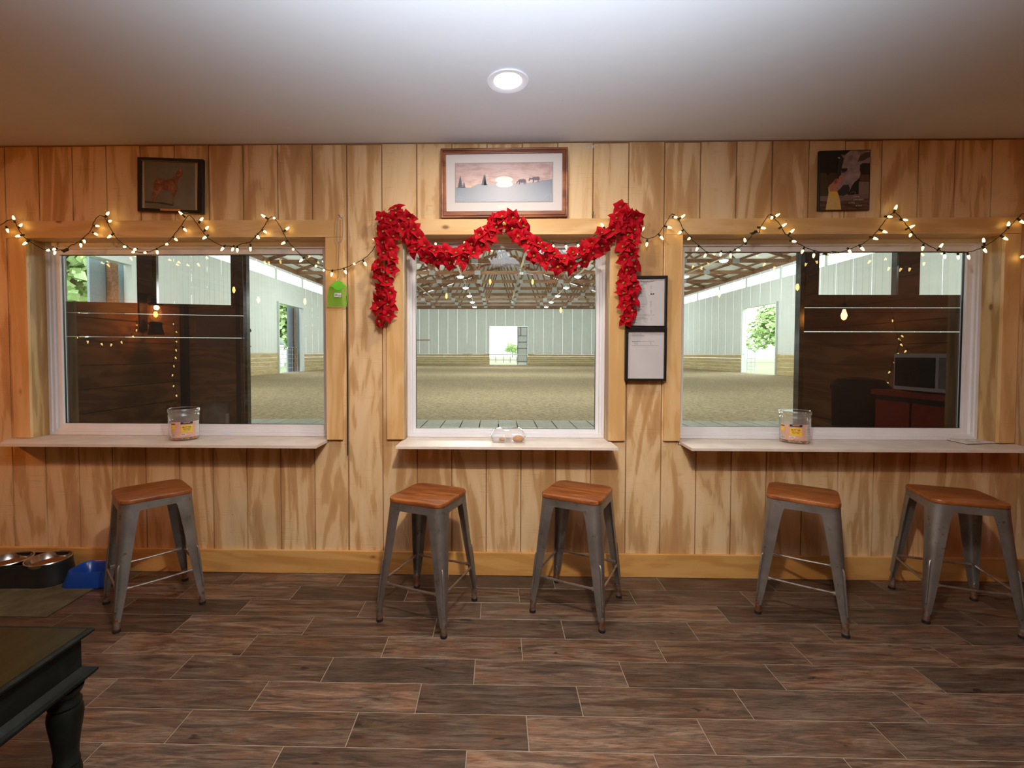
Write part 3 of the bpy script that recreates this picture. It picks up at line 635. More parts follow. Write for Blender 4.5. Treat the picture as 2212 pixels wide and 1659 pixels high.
# ------------------------------------------------------------------ fly swatter
mp = (7.54, 690, 460); root = tag(empty('fly_swatter', at(733, 480, y=-.03)), 'lime green fly swatter hanging by its wire handle from a nail', 'fly swatter')
wmat = plain('galvanized_wire', (.55, .54, .58), .3, .8); ymat = plain('lime_plastic', (.16, .62, .03), .4, var=.04)
def W3(lst, y=-.032): return [tuple(p) for p in P2(lst, *mp, y)]
MB().tube(smoothpath(W3([(330, 480), (285, 415), (300, 90), (325, 72), (365, 75), (380, 95), (372, 405), (330, 480)]), 4), .0021, 6).build('handle_loop', wmat, root)
MB().tube(W3([(328, 480), (322, 560), (304, 930), (305, 1040)]), .0022, 6).build('shaft', wmat, root)
MB().tube(smoothpath(W3([(305, 1040), (282, 1075), (284, 1140)]), 3), .001, 5).tube(smoothpath(W3([(305, 1040), (325, 1075), (323, 1140)]), 3), .001, 5).build('wire_fork', wmat, root)
out = [(270, 1115), (345, 1115), (440, 1205), (452, 1350), (440, 1490), (415, 1525), (165, 1525), (132, 1495), (136, 1330), (168, 1205)]
sol = [(270, 1115), (345, 1115), (440, 1205), (400, 1210), (365, 1235), (305, 1260), (245, 1235), (215, 1210), (168, 1205)]
v = P2(sol, *mp, -.033); MB().prism([(p.x, p.z) for p in v], -.034, -.032).build('head_neck', ymat, root)
MB().tube(smoothpath(W3(out+[out[0]], -.033), 3), .0017, 6).build('head_rim', ymat, root)
net = MB()
for k in range(20):
    yy = 1215+k*15.5; t_ = (yy-1205)/320; xl = 168-34*math.sin(min(1, t_*1.3)*math.pi/2) if yy < 1490 else 140; xr = 440+11*math.sin(min(1, t_*1.3)*math.pi/2) if yy < 1490 else 432
    sag = 8; pts = [(xl+(xr-xl)*u/6, yy-sag*(1-((u-3)/3)**2)) for u in range(7)]; net.tube(W3(pts, -.033), .0010, 4)
for k in range(15): a = -1+2*k/14; net.tube(W3([(305+60*a, 1215), (305+105*a, 1300), (292+155*a, 1522)], -.033), .0008 if k % 3 else .0014, 4)
tag(net.build('mesh_grid', ymat, root), kind='stuff')
poly([(243, 1302), (355, 1305), (348, 1375), (240, 1368)], mp, -.0348, 'price_sticker', M['paper'], root)
bc = MB()
for k in range(7): v = P2([(252+k*6, 1318), (255+k*6, 1318), (255+k*6, 1352), (252+k*6, 1352)], *mp, -.0352); bc.add(v, [(0, 1, 2, 3)])
for k in range(6): v = P2([(302+k*7, 1340), (306+k*7, 1342), (306+k*7, 1360), (302+k*7, 1358)], *mp, -.0352); bc.add(v, [(0, 1, 2, 3)])
bc.build('barcode', M['ink_dark'], root); into(root)
tag(MB().tube([at(737.5, 471.5, y=TRIM), at(731, 463.5, y=-.045)], .0018, 6).build('nail', plain('dark_nail', (.05, .03, .02), .4, .6)), 'dark bent nail that holds up the fly swatter', 'nail')
tag(MB().tube([at(1281, 470, y=TRIM-.0), at(1281, 463, y=-.018), at(1282, 457, y=-.012)], [.003, .003, .0015], 6).build('hook', M['gasket']), 'small black hook on the wall right of the sunset print', 'hook')

# ------------------------------------------------------------------ snack tubs, clamshell, tile sample
M['clear'] = glass('clear_plastic', (1, 1, 1), 1.5, 1.6, .03, 0, .06)
M['clear_box'] = glass('clamshell_plastic', (1, 1, 1), 1.5, 2.6, .06, 0, .13)
M['popcorn'] = plain('orange_snack', (.85, .42, .14), .6, var=.35, scale=150)
salmon = plain('salmon_label', (.64, .36, .27), .5, var=.04); yel = plain('label_yellow', (.80, .52, .03), .5, var=.03); navy = plain('label_navy', (.02, .015, .08), .5); wht = plain('label_white', (.62, .60, .60), .5)
def tub(px, py, ang, label):
    p = at(px, py, z=ZS); R_ = .079; d = (Vector((p.x, p.y))-Vector((CAM.x, CAM.y))).normalized(); c_ = Vector((p.x, p.y))+d*R_
    root = tag(empty('snack_tub', (c_.x, c_.y, ZS)), label, 'tub', 'clear snack tubs with pink labels'); root.rotation_euler = (0, 0, math.atan2(d.y, d.x)-math.pi/2+ang)
    MB().lathe([(0, .002), (.073, .001), (.0755, .004), (.0775, .06), (.079, .138), (.0815, .142), (.0815, .147), (.0795, .150), (.0795, .166), (.0785, .166), (.0785, .15), (.0775, .14), (.076, .06), (.074, .006), (0, .004)], 48).build('body', M['clear'], root, True)
    MB().lathe([(.0815, .163), (.0835, .164), (.0835, .170), (.0825, .172), (.0825, .184), (.081, .186), (.075, .186), (.074, .183), (0, .183), ], 48, cap=False).build('lid', M['clear'], root, True)
    def curved(a0, a1, z0, z1, r, name, mat):
        n = 14; m = MB(); vs = []
        for k in range(n+1):
            a = math.radians(a0+(a1-a0)*k/n)-math.pi/2; vs += [(r*math.cos(a), r*math.sin(a), z0), (r*math.cos(a), r*math.sin(a), z1)]
        return m.add(vs, [(2*k, 2*k+2, 2*k+3, 2*k+1) for k in range(n)]).build(name, mat, root)
    def words(s_, size, a, z, r, mat):
        vs, fs = text_mb(s_, size, offset=size*.02); vv = []
        for x, y, _ in vs: b = math.radians(a)+x/r-math.pi/2; vv.append((r*math.cos(b), r*math.sin(b), z+y))
        MB().add(vv, fs).build('lettering', mat, root)
    curved(-54, 66, .022, .112, .0795, 'label', salmon); curved(45, 66, .022, .112, .0798, 'nutrition_panel', wht)
    curved(-14, 31, .098, .111, .0799, 'brand_band', navy); curved(-53, -34, .097, .103, .0799, 'side_band', plain('label_brown', (.12, .03, .02), .5))
    curved(-12, 29, .050, .091, .0799, 'flavour_panel', yel); curved(-53, -34, .072, .093, .0799, 'side_panel', yel)
    curved(-52, -33, .024, .044, .0799, 'barcode_panel', wht)
    for k in range(5): curved(-49+k*3.2, -47.6+k*3.2, .027, .042, .0801, 'barcode_bar', M['ink_dark'])
    curved(-14, 6, .034, .044, .0799, 'weight_panel', wht)
    words('HARVEST', .0085, 8.5, .1055, .0801, yel); words('BUTTER', .0125, 8.5, .080, .0801, navy); [curved(u0, u1, z_, z_+.003, .0801, 'printed_word', M['ink_dark']) for u0, u1, z_ in ((-6, 4, .0685), (5.5, 22, .0685), (-4, 8, .0622), (9.5, 20, .0622))]
    curved(-9, 26, .0555, .0562, .0801, 'rule_line', M['ink_dark']); [curved(u0, u1, z_, z_+h_, .0801, 'printed_word', M['ink_dark']) for u0, u1, z_, h_ in ((-11, -6, .0375, .003), (-5, 1, .0375, .003), (0, 7, .0265, .0016), (8, 22, .0265, .0016))]
    for k in range(9): curved(47, 64-(k % 3)*3, .030+k*.009, .032+k*.009, .0801, 'nutrition_line', M['ink'])
    kb = MB(); rnd = random.Random(int(px))
    for k in range(330):
        a, rr = rnd.uniform(0, 6.283), .071*math.sqrt(rnd.random()); zmax = .026+.016*max(0, -math.sin(a+1.0)*-1)*rr/.07
        cx_, cy_, cz = rr*math.cos(a), rr*math.sin(a), rnd.uniform(.009, zmax); s_ = rnd.uniform(.0035, .0062)
        ax = Vector((rnd.gauss(0, 1), rnd.gauss(0, 1), rnd.gauss(0, 1)))
        kb.lathe([(0, -s_), (s_*.8, -s_*.4), (s_, s_*.3), (s_*.4, s_), (0, s_)], 6, (cx_, cy_, cz), ax)
    tag(kb.build('snack_pieces', M['popcorn'], root), kind='stuff'); return root
tub(398, 953, math.radians(2), 'clear snack tub with pink label on the left counter')
tub(1716, 959.5, math.radians(-4), 'clear snack tub with pink label on the right counter')

p = at(1098, 958, z=ZS); root = tag(empty('cookie_box', (p.x, p.y+.055, ZS)), 'clear plastic clamshell box of cookies on the middle counter', 'food box')
def shell(levels, name):
    m = MB(); vs = []; n = 28
    for w_, d_, z, r in levels: vs += [(x, y, z) for x, y in rrect(0, 0, w_, d_, r, 6)]
    m.add(vs, [(i*n+k, i*n+(k+1) % n, (i+1)*n+(k+1) % n, (i+1)*n+k) for i in range(len(levels)-1) for k in range(n)]+[tuple((len(levels)-1)*n+k for k in range(n))])
    return m.build(name, M['clear_box'], root, True)
shell([(.205, .105, .036, .02), (.198, .10, .033, .02), (.18, .085, .002, .02), (.178, .083, .001, .02)], 'tray')
shell([(.207, .107, .037, .02), (.20, .10, .040, .02), (.165, .078, .072, .03), (.14, .06, .080, .028), (.09, .03, .0815, .014)], 'lid')
cb = plain('baked_cookie', (.58, .26, .08), .7, var=.2, scale=60)
for cx_, cy_, s_ in ((.058, -.012, 1), (.060, .020, .9), (-.035, .012, .6)):
    MB().lathe([(0, .004), (.026*s_, .005), (.033*s_, .016*s_), (.030*s_, .028*s_), (.016*s_, .036*s_), (0, .038*s_)], 18, (cx_, cy_, 0)).build('cookie', cb, root, True)
MB().add([(-.022, -.0545, .036), (.024, -.0545, .036), (.022, -.043, .066), (-.021, -.043, .066), (-.019, -.047, .004), (.021, -.047, .004)], [(0, 1, 2, 3), (4, 5, 1, 0)]).build('paper_label', wht, root)
lm = MB()
for k in range(6): z = .008+k*.0045; yy = -.0473-.0075*(z-.004)/.032-.0006; lm.add([(-.015, yy, z), (.016-.004*(k % 2), yy, z), (.016-.004*(k % 2), yy, z+.0012), (-.015, yy, z+.0012)], [(0, 1, 2, 3)])
lm.build('printed_lines', M['ink'], root)

c4 = [at(a, b, z=ZS+.010) for a, b in ((2014.4, 941), (2089, 957.3), (2167.8, 954.6), (2096, 941))]
cc_ = sum(c4, Vector())/4; root = tag(empty('tile_sample', (cc_.x, cc_.y, ZS)), 'mottled white stone tile sample on the right end of the counter', 'tile sample')
q_ = [(p.x-cc_.x, p.y-cc_.y) for p in c4]
MB().slab(q_, .004, .010).build('slab', plain('slab_white', (.66, .64, .63), .5), root, bevel=.001)
MB().slab([(x*.93, y*.93) for x, y in q_], .0, .004).build('backing', plain('slab_backing', (.10, .06, .03), .7), root)
stone = [plain('stone_'+str(i), c_, .5, var=.1, scale=80) for i, c_ in enumerate(((.55, .51, .49), (.42, .38, .36), (.60, .53, .46)))]
a_, b_, c__, d_ = [Vector(p) for p in q_]; rnd = random.Random(3)
def onq(u, v): return (a_*(1-u)*(1-v)+b_*u*(1-v)+c__*u*v+d_*(1-u)*v)
for i in range(6):
    for j in range(6):
        if rnd.random() < .3: continue
        u0, v0 = .07+i*.147, .07+j*.147; pts = [onq(u0+.065+.062*math.cos(k*1.257+i)*rnd.uniform(.75, 1.05), v0+.065+.062*math.sin(k*1.257+i)*rnd.uniform(.75, 1.05)) for k in range(5)]
        MB().slab([(p.x, p.y) for p in pts], .0095, .0115).build('stone_chip', stone[rnd.randrange(3)], root)

# ------------------------------------------------------------------ pet bowls, mat
fr = at(100, 1334, z=0); xr_ = (at(100, 1334, z=0).x+at(218, 1263, z=0).x)/2
tag(MB().slab([(-3.3, fr.y), (fr.x, fr.y), (at(224, 1260, z=0).x, -.16), (-3.3, -.16)], .0005, .006).build('rubber_mat', plain('olive_mat', (.085, .076, .040), .8, var=.35, scale=14), bevel=.002), 'dark olive rubber mat under the pet bowls by the left wall', 'mat')
root = tag(empty('double_pet_feeder', (-2.665, -.150, .006)), 'black double pet feeder with two steel bowls beside the wall', 'pet feeder')
bk = plain('black_plastic', (.012, .014, .015), .35); ss = plain('stainless_bowl', (.62, .60, .58), .18, 1.0, var=.05)
root.rotation_euler = (0, 0, math.radians(4))
SP = .108
def lobes(k, n=40):
    out = []
    for i in range(n):
        a = 2*math.pi*i/n; x, y = math.cos(a), math.sin(a); r0 = .112*k
        s_ = SP if x > 0 else -SP; pinch = 1-.22*math.exp(-(x*2.1)**2)*k
        out.append((s_*abs(x)**.35*(1 if abs(x) > .02 else 0)+r0*x, r0*y*pinch*1.02))
    return out
m = MB(); vs = []; n = 40
for k, z in ((1.16, 0), (1.15, .012), (1.06, .045), (.985, .105), (1.0, .118), (.98, .122), (.93, .122)):
    vs += [(x, y, z+(.02*math.exp(-(x/.05)**2) if z < .02 and z > 0 else 0)) for x, y in lobes(k)]
m.add(vs, [(i*n+k, i*n+(k+1) % n, (i+1)*n+(k+1) % n, (i+1)*n+k) for i in range(6) for k in range(n)])
m.build('stand', bk, root, True)
for s_ in (-1, 1):
    b = MB().lathe([(.100, .118), (.108, .123), (.106, .127), (.101, .126), (.095, .105), (.083, .080), (.0, .074)], 40, (s_*SP, 0, 0), cap=False).build('steel_bowl', ss, root, True)
    MB().lathe([(.0895, .092), (.06, .098), (0, .100)], 30, (s_*SP, 0, 0)).build('kibble', plain('kibble', (.20, .075, .02), 1.0, 0, .1, var=.5, scale=160), b, True)
# blue bowl
pb = at(172, 1250, z=.006); root = tag(empty('blue_pet_bowl', (-2.285, -.135, .006)), 'blue plastic rectangular pet bowl on the mat edge', 'pet bowl'); root.rotation_euler = (0, 0, math.radians(2))
m = MB(); vs = []; n = 28; lv = ((.27, .205, 0, .05), (.272, .207, .004, .05), (.235, .165, .078, .05), (.228, .158, .080, .048), (.215, .146, .074, .045), (.185, .12, .018, .04), (.17, .105, .014, .035))
for w_, d_, z, r in lv: vs += [(x, y, z-(.016*math.exp(-(x/.05)**2) if z > .07 else 0)) for x, y in rrect(0, 0, w_, d_, r, 6)]
m.add(vs, [(i*n+k, i*n+(k+1) % n, (i+1)*n+(k+1) % n, (i+1)*n+k) for i in range(len(lv)-1) for k in range(n)]+[tuple((len(lv)-1)*n+k for k in range(n))])
m.build('bowl', plain('blue_plastic', (.006, .060, .36), .28, var=.05), root, True)

# ------------------------------------------------------------------ black coffee table
TH = .45; cr = at(206, 1353, z=TH); root = tag(empty('coffee_table', (cr.x-.55, cr.y-.40, 0)), 'black painted coffee table with turned legs, cut off at lower left', 'table')
tb = NT('worn_black_paint'); nz = tb.noise(tb.coords(), 18, 4, .6); tbm = tb.done(tb.mix(tb.ramp(nz, [(.5, 0), (.75, .6)]), (.004, .006, .0055), (.016, .022, .020)), tb.ramp(nz, [(.4, .35), (.7, .5)]), 0, .2)
top = NT('dark_table_top'); topm = top.done(top.ramp(top.noise(top.coords('Position', (8, 1, 1)), 5, 4), [(.35, (.010, .008, .002)), (.65, (.018, .015, .004))]), .35, 0, .3)
x0, x1, y0, y1 = -.56, .55, -.56, .40
m = MB()
def edge_ring(lv):
    vs = []
    for o_, z in lv: vs += [(x0-o_, y0-o_, z), (x1+o_, y0-o_, z), (x1+o_, y1+o_, z), (x0-o_, y1+o_, z)]
    return MB().add(vs, [(i*4+k, i*4+(k+1) % 4, (i+1)*4+(k+1) % 4, (i+1)*4+k) for i in range(len(lv)-1) for k in range(4)]+[(3, 2, 1, 0), tuple((len(lv)-1)*4+k for k in range(4))])
edge_ring([(-.03, TH-.028), (-.022, TH-.026), (-.008, TH-.018), (-.001, TH-.012), (0, TH-.006), (-.004, TH), (-.012, TH), (-.013, TH-.0015)]).build('table_edge', tbm, root, bevel=.001)
MB().box(x0+.013, x1-.013, y0+.013, y1-.013, TH-.006, TH+.0003).build('table_top', topm, root)
MB().box(x0+.024, x1-.024, y0+.024, y1-.024, .325, TH-.026).build('apron', tbm, root)
edge_ring([(-.034, .290), (-.016, .296), (-.002, .306), (.004, .314), (.004, .320), (-.006, .325), (-.010, .328), (-.023, .340)]).build('lower_moulding', tbm, root)
legp = [(.028, 0), (.036, .01), (.038, .035), (.035, .052), (.030, .060), (.034, .066), (.033, .073), (.030, .080), (.031, .11), (.036, .15), (.042, .19), (.0445, .212), (.042, .232), (.037, .241), (.041, .247), (.040, .253), (.035, .259), (.034, .27), (.042, .282), (.046, .294)]
for sx in (0, 1):
    for sy in (0, 1): MB().lathe(legp, 28, ((x1-.048) if sx else (x0+.048), (y1-.056) if sy else (y0+.056), 0)).build('leg', tbm, root, True)
# ------------------------------------------------------------------ poinsettia garlands
def petal_mesh(L, w_, name):
    vs = []; fs = []; n = 6
    for i in range(n+1):
        t_ = i/n; wd = w_*math.sin(math.pi*min(1, t_*1.02)**.8)*(1 if t_ < .98 else 0)+.0004
        x = L*t_; z = .010*math.sin(t_*math.pi*.9)-.010*t_*t_
        vs += [(x, -wd, z+wd*.25), (x, 0, z-wd*.12), (x, wd, z+wd*.25)]
    for i in range(n): fs += [(i*3, i*3+1, i*3+4, i*3+3), (i*3+1, i*3+2, i*3+5, i*3+4)]
    return MB().add(vs, fs).mesh(name, M['petal'], True)
PM = [petal_mesh(.047, .0195, 'petal'), petal_mesh(.042, .021, 'petal'), petal_mesh(.054, .0165, 'petal')]
sm_ = MB()
for k in range(9):
    a = k*2.4; r = .0045*math.sqrt(k/9); sm_.lathe([(0, 0), (.0014, .002), (.0018, .011), (.0024, .013), (0, .0155)], 6, (r*math.cos(a)*1.4, r*math.sin(a)*1.4, .002))
SMH = sm_.mesh('stamen', M['stamen'])
cupm = MB().lathe([(0, -.012), (.004, -.010), (.009, -.001), (.004, .001)], 8).mesh('flower', M['petal'])
def garland(pts, label, nfl, seed, wid=.027):
    rnd = random.Random(seed); path = smoothpath([tuple(at(a, b, y=-.048)) for a, b in pts], 8)
    root = tag(empty('poinsettia_garland', path[0]), label, 'garland')
    vm = MB().tube(path, .0045, 6)
    for k in range(40):
        i = rnd.randrange(len(path)); p = path[i]; q = p+Vector((rnd.uniform(-.03, .03), rnd.uniform(-.01, .008), rnd.uniform(-.03, .03))); vm.tube([p, q], .0018, 4)
    v_ = vm.build('vine', M['vine'], root); v_.matrix_parent_inverse = Matrix.Translation(-root.location)
    L_ = [0]
    for i in range(1, len(path)): L_.append(L_[-1]+(path[i]-path[i-1]).length)
    for k in range(nfl):
        s_ = L_[-1]*(k+.5)/nfl; i = max(j for j in range(len(L_)) if L_[j] <= s_); i = min(i, len(path)-2)
        p = path[i].lerp(path[i+1], (s_-L_[i])/max(1e-6, L_[i+1]-L_[i])); d = (path[i+1]-path[i]).normalized(); nrm = Vector((d.z, 0, -d.x))
        side = (1 if k % 2 else -1)*rnd.uniform(.2, 1.25)*wid
        pos = p+nrm*side+Vector((0, rnd.uniform(-.026, -.006), 0))
        fwd_ = (Vector((0, -1, 0))+nrm*side*14+Vector((rnd.gauss(0, .28), 0, rnd.gauss(0, .28)))).normalized()
        qrot = Vector((0, 0, 1)).rotation_difference(fwd_)
        f_ = inst(cupm, 'flower', root); f_.rotation_mode = 'QUATERNION'; f_.rotation_quaternion = qrot; f_.location = pos-root.location
        inst(SMH, 'stamen', f_); n_ = 6; a0 = rnd.random()*6
        for j in range(n_):
            s2 = rnd.uniform(.95, 1.26)*(.95 if j % 2 else 1.05)
            o_ = inst(PM[rnd.randrange(3)], 'petal', f_, rot=(rnd.uniform(-.3, .3), rnd.uniform(-.62, .15), a0+j*2*math.pi/n_+rnd.uniform(-.15, .15)), scale=(s2, s2, s2)); o_.location = (0, 0, .001*(j % 2))
    return root
garland([(831, 700), (829, 682), (832, 660), (830, 630), (835, 595), (834, 560), (838, 525), (836, 495), (838, 470), (862, 470), (880, 492), (893, 518), (918, 540), (945, 551), (975, 557), (1005, 553), (1032, 535), (1055, 510), (1072, 485), (1086, 466)], 'red poinsettia garland on the left, hanging down and swagged to the middle', 46, 4)
garland([(1360, 692), (1357, 678), (1354, 660), (1354, 630), (1350, 600), (1358, 570), (1358, 540), (1362, 505), (1362, 475), (1354, 455), (1340, 476), (1322, 502), (1298, 520), (1270, 545), (1240, 562), (1210, 565), (1180, 556), (1155, 540), (1135, 515), (1118, 490), (1098, 474)], 'red poinsettia garland on the right, swagged from the middle and hanging down', 46, 9)

# ------------------------------------------------------------------ string lights
c1 = lambda L_: [(a/3.95, 280+b/3.95) for a, b in L_]
c2 = lambda L_: [(540+a/3.95, 280+b/3.95) for a, b in L_]
c3 = lambda L_: [(1080+a/3.95, 280+b/3.95) for a, b in L_]
c4_ = lambda L_: [(1640+a/3.867, 280+b/3.867) for a, b in L_]
bm = MB().lathe([(0, 0), (.0048, .0), (.0062, .004), (.0064, .010), (.0052, .018), (.0028, .0245), (0, .027)], 10).mesh('bulb', M['bulb'], True)
bm2 = MB().lathe([(0, 0), (.0048, .0), (.0062, .004), (.0064, .010), (.0052, .018), (.0028, .0245), (0, .027)], 10).mesh('bulb', M['bulb_off'], True)
so = MB().lathe([(.0035, -.004), (.0052, -.002), (.0052, .014), (.0058, .015), (.0058, .017)], 10).mesh('socket', M['wire'], True)
def light_string(wire, bulbs, label, off=(), group=None):
    path = smoothpath([tuple(at(a, b, y=-.040)) for a, b in wire], 5); root = tag(empty('string_light', path[0]), label, 'string lights')
    tw = [];
    for i, p in enumerate(path): tw.append(p+Vector((0, .0012*math.sin(i*1.9), .0012*math.cos(i*1.9))))
    w_ = MB().tube(tw, .0021, 6).build('cord', M['wire'], root); w_.matrix_parent_inverse = Matrix.Translation(-root.location)
    for a, b in bulbs+list(off):
        c_ = at(a, b, y=-.043); j = min(range(len(path)), key=lambda k: (path[k]-c_).length); q = path[j]; d = c_-q
        if d.length < .012: d = Vector((.25, -.9, -.35))
        d.y -= .006; d.normalize(); base = c_-d*.012
        s_ = inst(so, 'socket', root); s_.rotation_mode = 'QUATERNION'; s_.rotation_quaternion = Vector((0, 0, 1)).rotation_difference(d); s_.location = base-d*.015-root.location
        bo = inst(bm if (a, b) in bulbs else bm2, 'bulb', s_, (0, 0, .015))
    return root
light_string(c1([(-60, 850), (-20, 830), (70, 775), (120, 775), (150, 835), (200, 910), (270, 965), (370, 1020), (440, 1030), (565, 1027)]),
    c1([(115, 752), (178, 815), (65, 862), (155, 908), (213, 970), (410, 1030), (460, 1022), (467, 1052)]), 'end of warm string lights draped over the left corner of the left window')
wire = c1([(575, 1025), (600, 990), (660, 965), (770, 865), (800, 790), (840, 740), (890, 745), (930, 820), (990, 920), (1050, 975), (1130, 1025), (1190, 1047), (1260, 1045), (1350, 1010), (1440, 950), (1490, 890), (1545, 820), (1595, 745), (1625, 735), (1670, 790), (1730, 870), (1780, 930), (1880, 985), (1950, 995), (2010, 1000), (2060, 975), (2130, 965)])
wire += c2([(0, 960), (50, 910), (110, 840), (150, 775), (180, 745), (210, 760), (260, 830), (310, 930), (360, 995), (440, 1075), (530, 1150), (620, 1190), (700, 1200), (780, 1188), (870, 1155), (960, 1110), (1030, 1050), (1085, 960), (1130, 850), (1200, 760), (1310, 760), (1390, 860), (1440, 900), (1500, 935), (1560, 965), (1640, 975), (1700, 980), (1780, 975), (1860, 945), (1950, 900), (2060, 800), (2130, 730)])
wire += c3([(45, 720), (90, 770), (230, 880), (300, 910), (360, 940), (450, 960), (560, 970), (660, 960), (740, 940), (800, 910), (900, 850), (1000, 780), (1040, 705), (1100, 760), (1150, 850), (1200, 905), (1260, 930), (1340, 900), (1400, 820), (1450, 740), (1480, 722), (1525, 765), (1560, 840), (1610, 900), (1650, 950), (1700, 990), (1770, 1045), (1870, 1045), (1970, 1042), (2030, 1010), (2100, 960), (2150, 905)])
bulbs = c1([(690, 988), (720, 955), (833, 823), (820, 892), (920, 715), (940, 780), (935, 912), (1062, 1000), (1150, 1023), (1135, 1045), (1237, 1050), (1342, 1047), (1422, 978), (1502, 938), (1580, 855), (1543, 714), (1720, 765), (1767, 838), (1745, 922), (1897, 1018), (1985, 1022), (2025, 1030), (2137, 1018), (2203, 918)])
bulbs += c2([(115, 738), (205, 755), (130, 873), (70, 922), (320, 843), (285, 968), (368, 1022), (437, 1115), (563, 1165), (630, 1200), (697, 1235), (815, 1215), (983, 1145), (890, 1147), (1068, 938), (1312, 728), (1315, 855), (1585, 975), (1665, 985), (1832, 965), (2050, 905), (2175, 780)])
bulbs += c3([(133, 748), (225, 815), (347, 975), (455, 1000), (565, 1003), (670, 995), (738, 955), (655, 1048), (873, 815), (1045, 690), (1177, 780), (1217, 850), (1253, 980), (1380, 923), (1445, 835), (1500, 748), (1560, 740), (1533, 880), (1612, 932), (1680, 1020), (1750, 1075), (1883, 1065), (1968, 1075), (2033, 1028), (2090, 943)])
sl = light_string(wire, bulbs, 'long warm string lights draped in swags across the three windows')
light_string(c3([(2160, 885), (2180, 860)])+c4_([(-3, 865), (12, 815), (40, 770), (90, 708), (130, 745), (180, 800), (210, 860), (260, 900), (310, 940), (400, 990), (480, 1015), (560, 1030), (650, 1030), (740, 1005), (800, 980), (870, 950), (940, 895), (1000, 830), (1060, 750), (1130, 695), (1190, 745), (1240, 810), (1290, 870), (1330, 915), (1420, 970), (1500, 1005), (1570, 1025), (1690, 1028), (1780, 1015), (1860, 985), (1940, 940), (2020, 880), (2090, 810), (2130, 770), (2170, 730), (2212, 705), (2260, 820), (2240, 980), (2225, 1050)]),
    c4_([(33, 822), (105, 738), (152, 715), (208, 797), (275, 848), (292, 934), (360, 1020), (455, 1053), (757, 1018), (862, 995), (970, 910), (1048, 853), (1092, 728), (1142, 650), (1220, 755), (1275, 810), (1263, 883), (1365, 993), (1520, 970), (1550, 1060), (1663, 1067), (1750, 1065), (1887, 1010), (1875, 925), (2057, 910), (2083, 788), (2195, 770), (2195, 1063)]),
    'warm string lights with two dark bulbs draped over the right window', off=c4_([(575, 1045), (650, 1028)]))
for a, b in ((141, 541), (1629, 503)):
    p = at(a, b, y=-.040); tag(MB().bar(p+Vector((-.014, 0, -.006)), p+Vector((.016, 0, .008)), .012, .014).bar(p+Vector((-.024, 0, -.002)), p+Vector((-.014, 0, -.002)), .006, .006).build('cord_plug', M['wire'], bevel=.002), 'black plug joining string lights over the %s window' % ('left' if a < 500 else 'right'), 'plug')

# ================================================================== riding arena beyond the windows
GZ = .30; AX0, AX1, AY0, AY1 = -11.1, 13.9, .25, 41.7; EZ = 1.3+4.47; KZ = 1.30; RIDGE = EZ+4.1; AXC = (AX0+AX1)/2
t = NT('arena_sand'); v = t.coords('Position'); n1 = t.noise(v, 14, 5, .75); n2 = t.noise(v, .5, 3); n3 = t.noise(v, 55, 3, .7)
sc1 = t.ramp(n1, [(.30, (.09, .070, .038)), (.46, (.33, .265, .155)), (.66, (.54, .455, .29))]); sc1 = t.mix(t.ramp(n2, [(.35, .3), (.65, 0)]), sc1, (.24, .195, .12)); sc1 = t.mix(t.ramp(n3, [(.62, 0), (.72, .5)]), sc1, (.12, .09, .05))
t.bump(t.math('ADD', n1, n3), .7, .03); M['sand'] = t.done(sc1, .9, 0, .2)
tag(MB().box(AX0-.02, AX1+.02, .2, AY1+.02, GZ-.2, GZ).build('arena_floor', M['sand']), kind='structure')
M['metal'] = plain('pale_wall_steel', (.63, .69, .67), .6, 0, var=.03, scale=1.2)
M['roof_in'] = plain('roof_steel', (.66, .67, .64), .5, var=.08, scale=1)
M['kick'] = ply_mat('kick_board', (.50, .41, .225), (.46, .37, .19), (.40, .31, .15), 'x', .6, True, 'Object', 23)
M['truss'] = ply_mat('truss_timber', (.25, .14, .075), (.215, .112, .056), (.15, .072, .034), 'x', .6, True)
M['plate'] = plain('gusset_plate', (.33, .34, .33), .5, .5)
M['concrete_plank'] = plain('weathered_deck', (.33, .345, .285), .75, var=.12, scale=6)
M['dark_wood'] = plain('dark_stained_wood', (.020, .011, .007), .55, var=.3, scale=8)
M['dark_steel'] = plain('dark_glossy_steel', (.05, .055, .055), .12, .7, var=.1)
def ribs(w_, h_, first=True):
    m = MB(); x = 0; prof = [(0, 0)]
    for k in range(3):
        c_ = w_*(k+.5)/3; prof += [(c_-.032, 0), (c_-.014, -.010), (c_+.014, -.010), (c_+.032, 0)]
    prof.append((w_-.004, 0)); vs = [(x, y, z) for x, y in prof for z in (0, h_)]
    return m.add(vs, [(2*i, 2*i+2, 2*i+3, 2*i+1) for i in range(len(prof)-1)])
cache = {}
def panel(w_, h_, parent, loc, rz):
    k = (round(w_, 3), round(h_, 3))
    if k not in cache: cache[k] = ribs(*k).mesh('wall_panel', M['metal'])
    return inst(cache[k], 'wall_panel', parent, loc, (0, 0, rz))
def kick(L_, parent, loc, rz):
    for j in range(5):
        k = ('k', round(L_, 3))
        if k not in cache: cache[k] = MB().box(.003, L_-.003, -.035, 0, .002, .196).mesh('kick_board', M['kick'])
        inst(cache[k], 'kick_board', parent, (loc[0], loc[1], GZ+j*.2), (0, 0, rz))
PW = .914
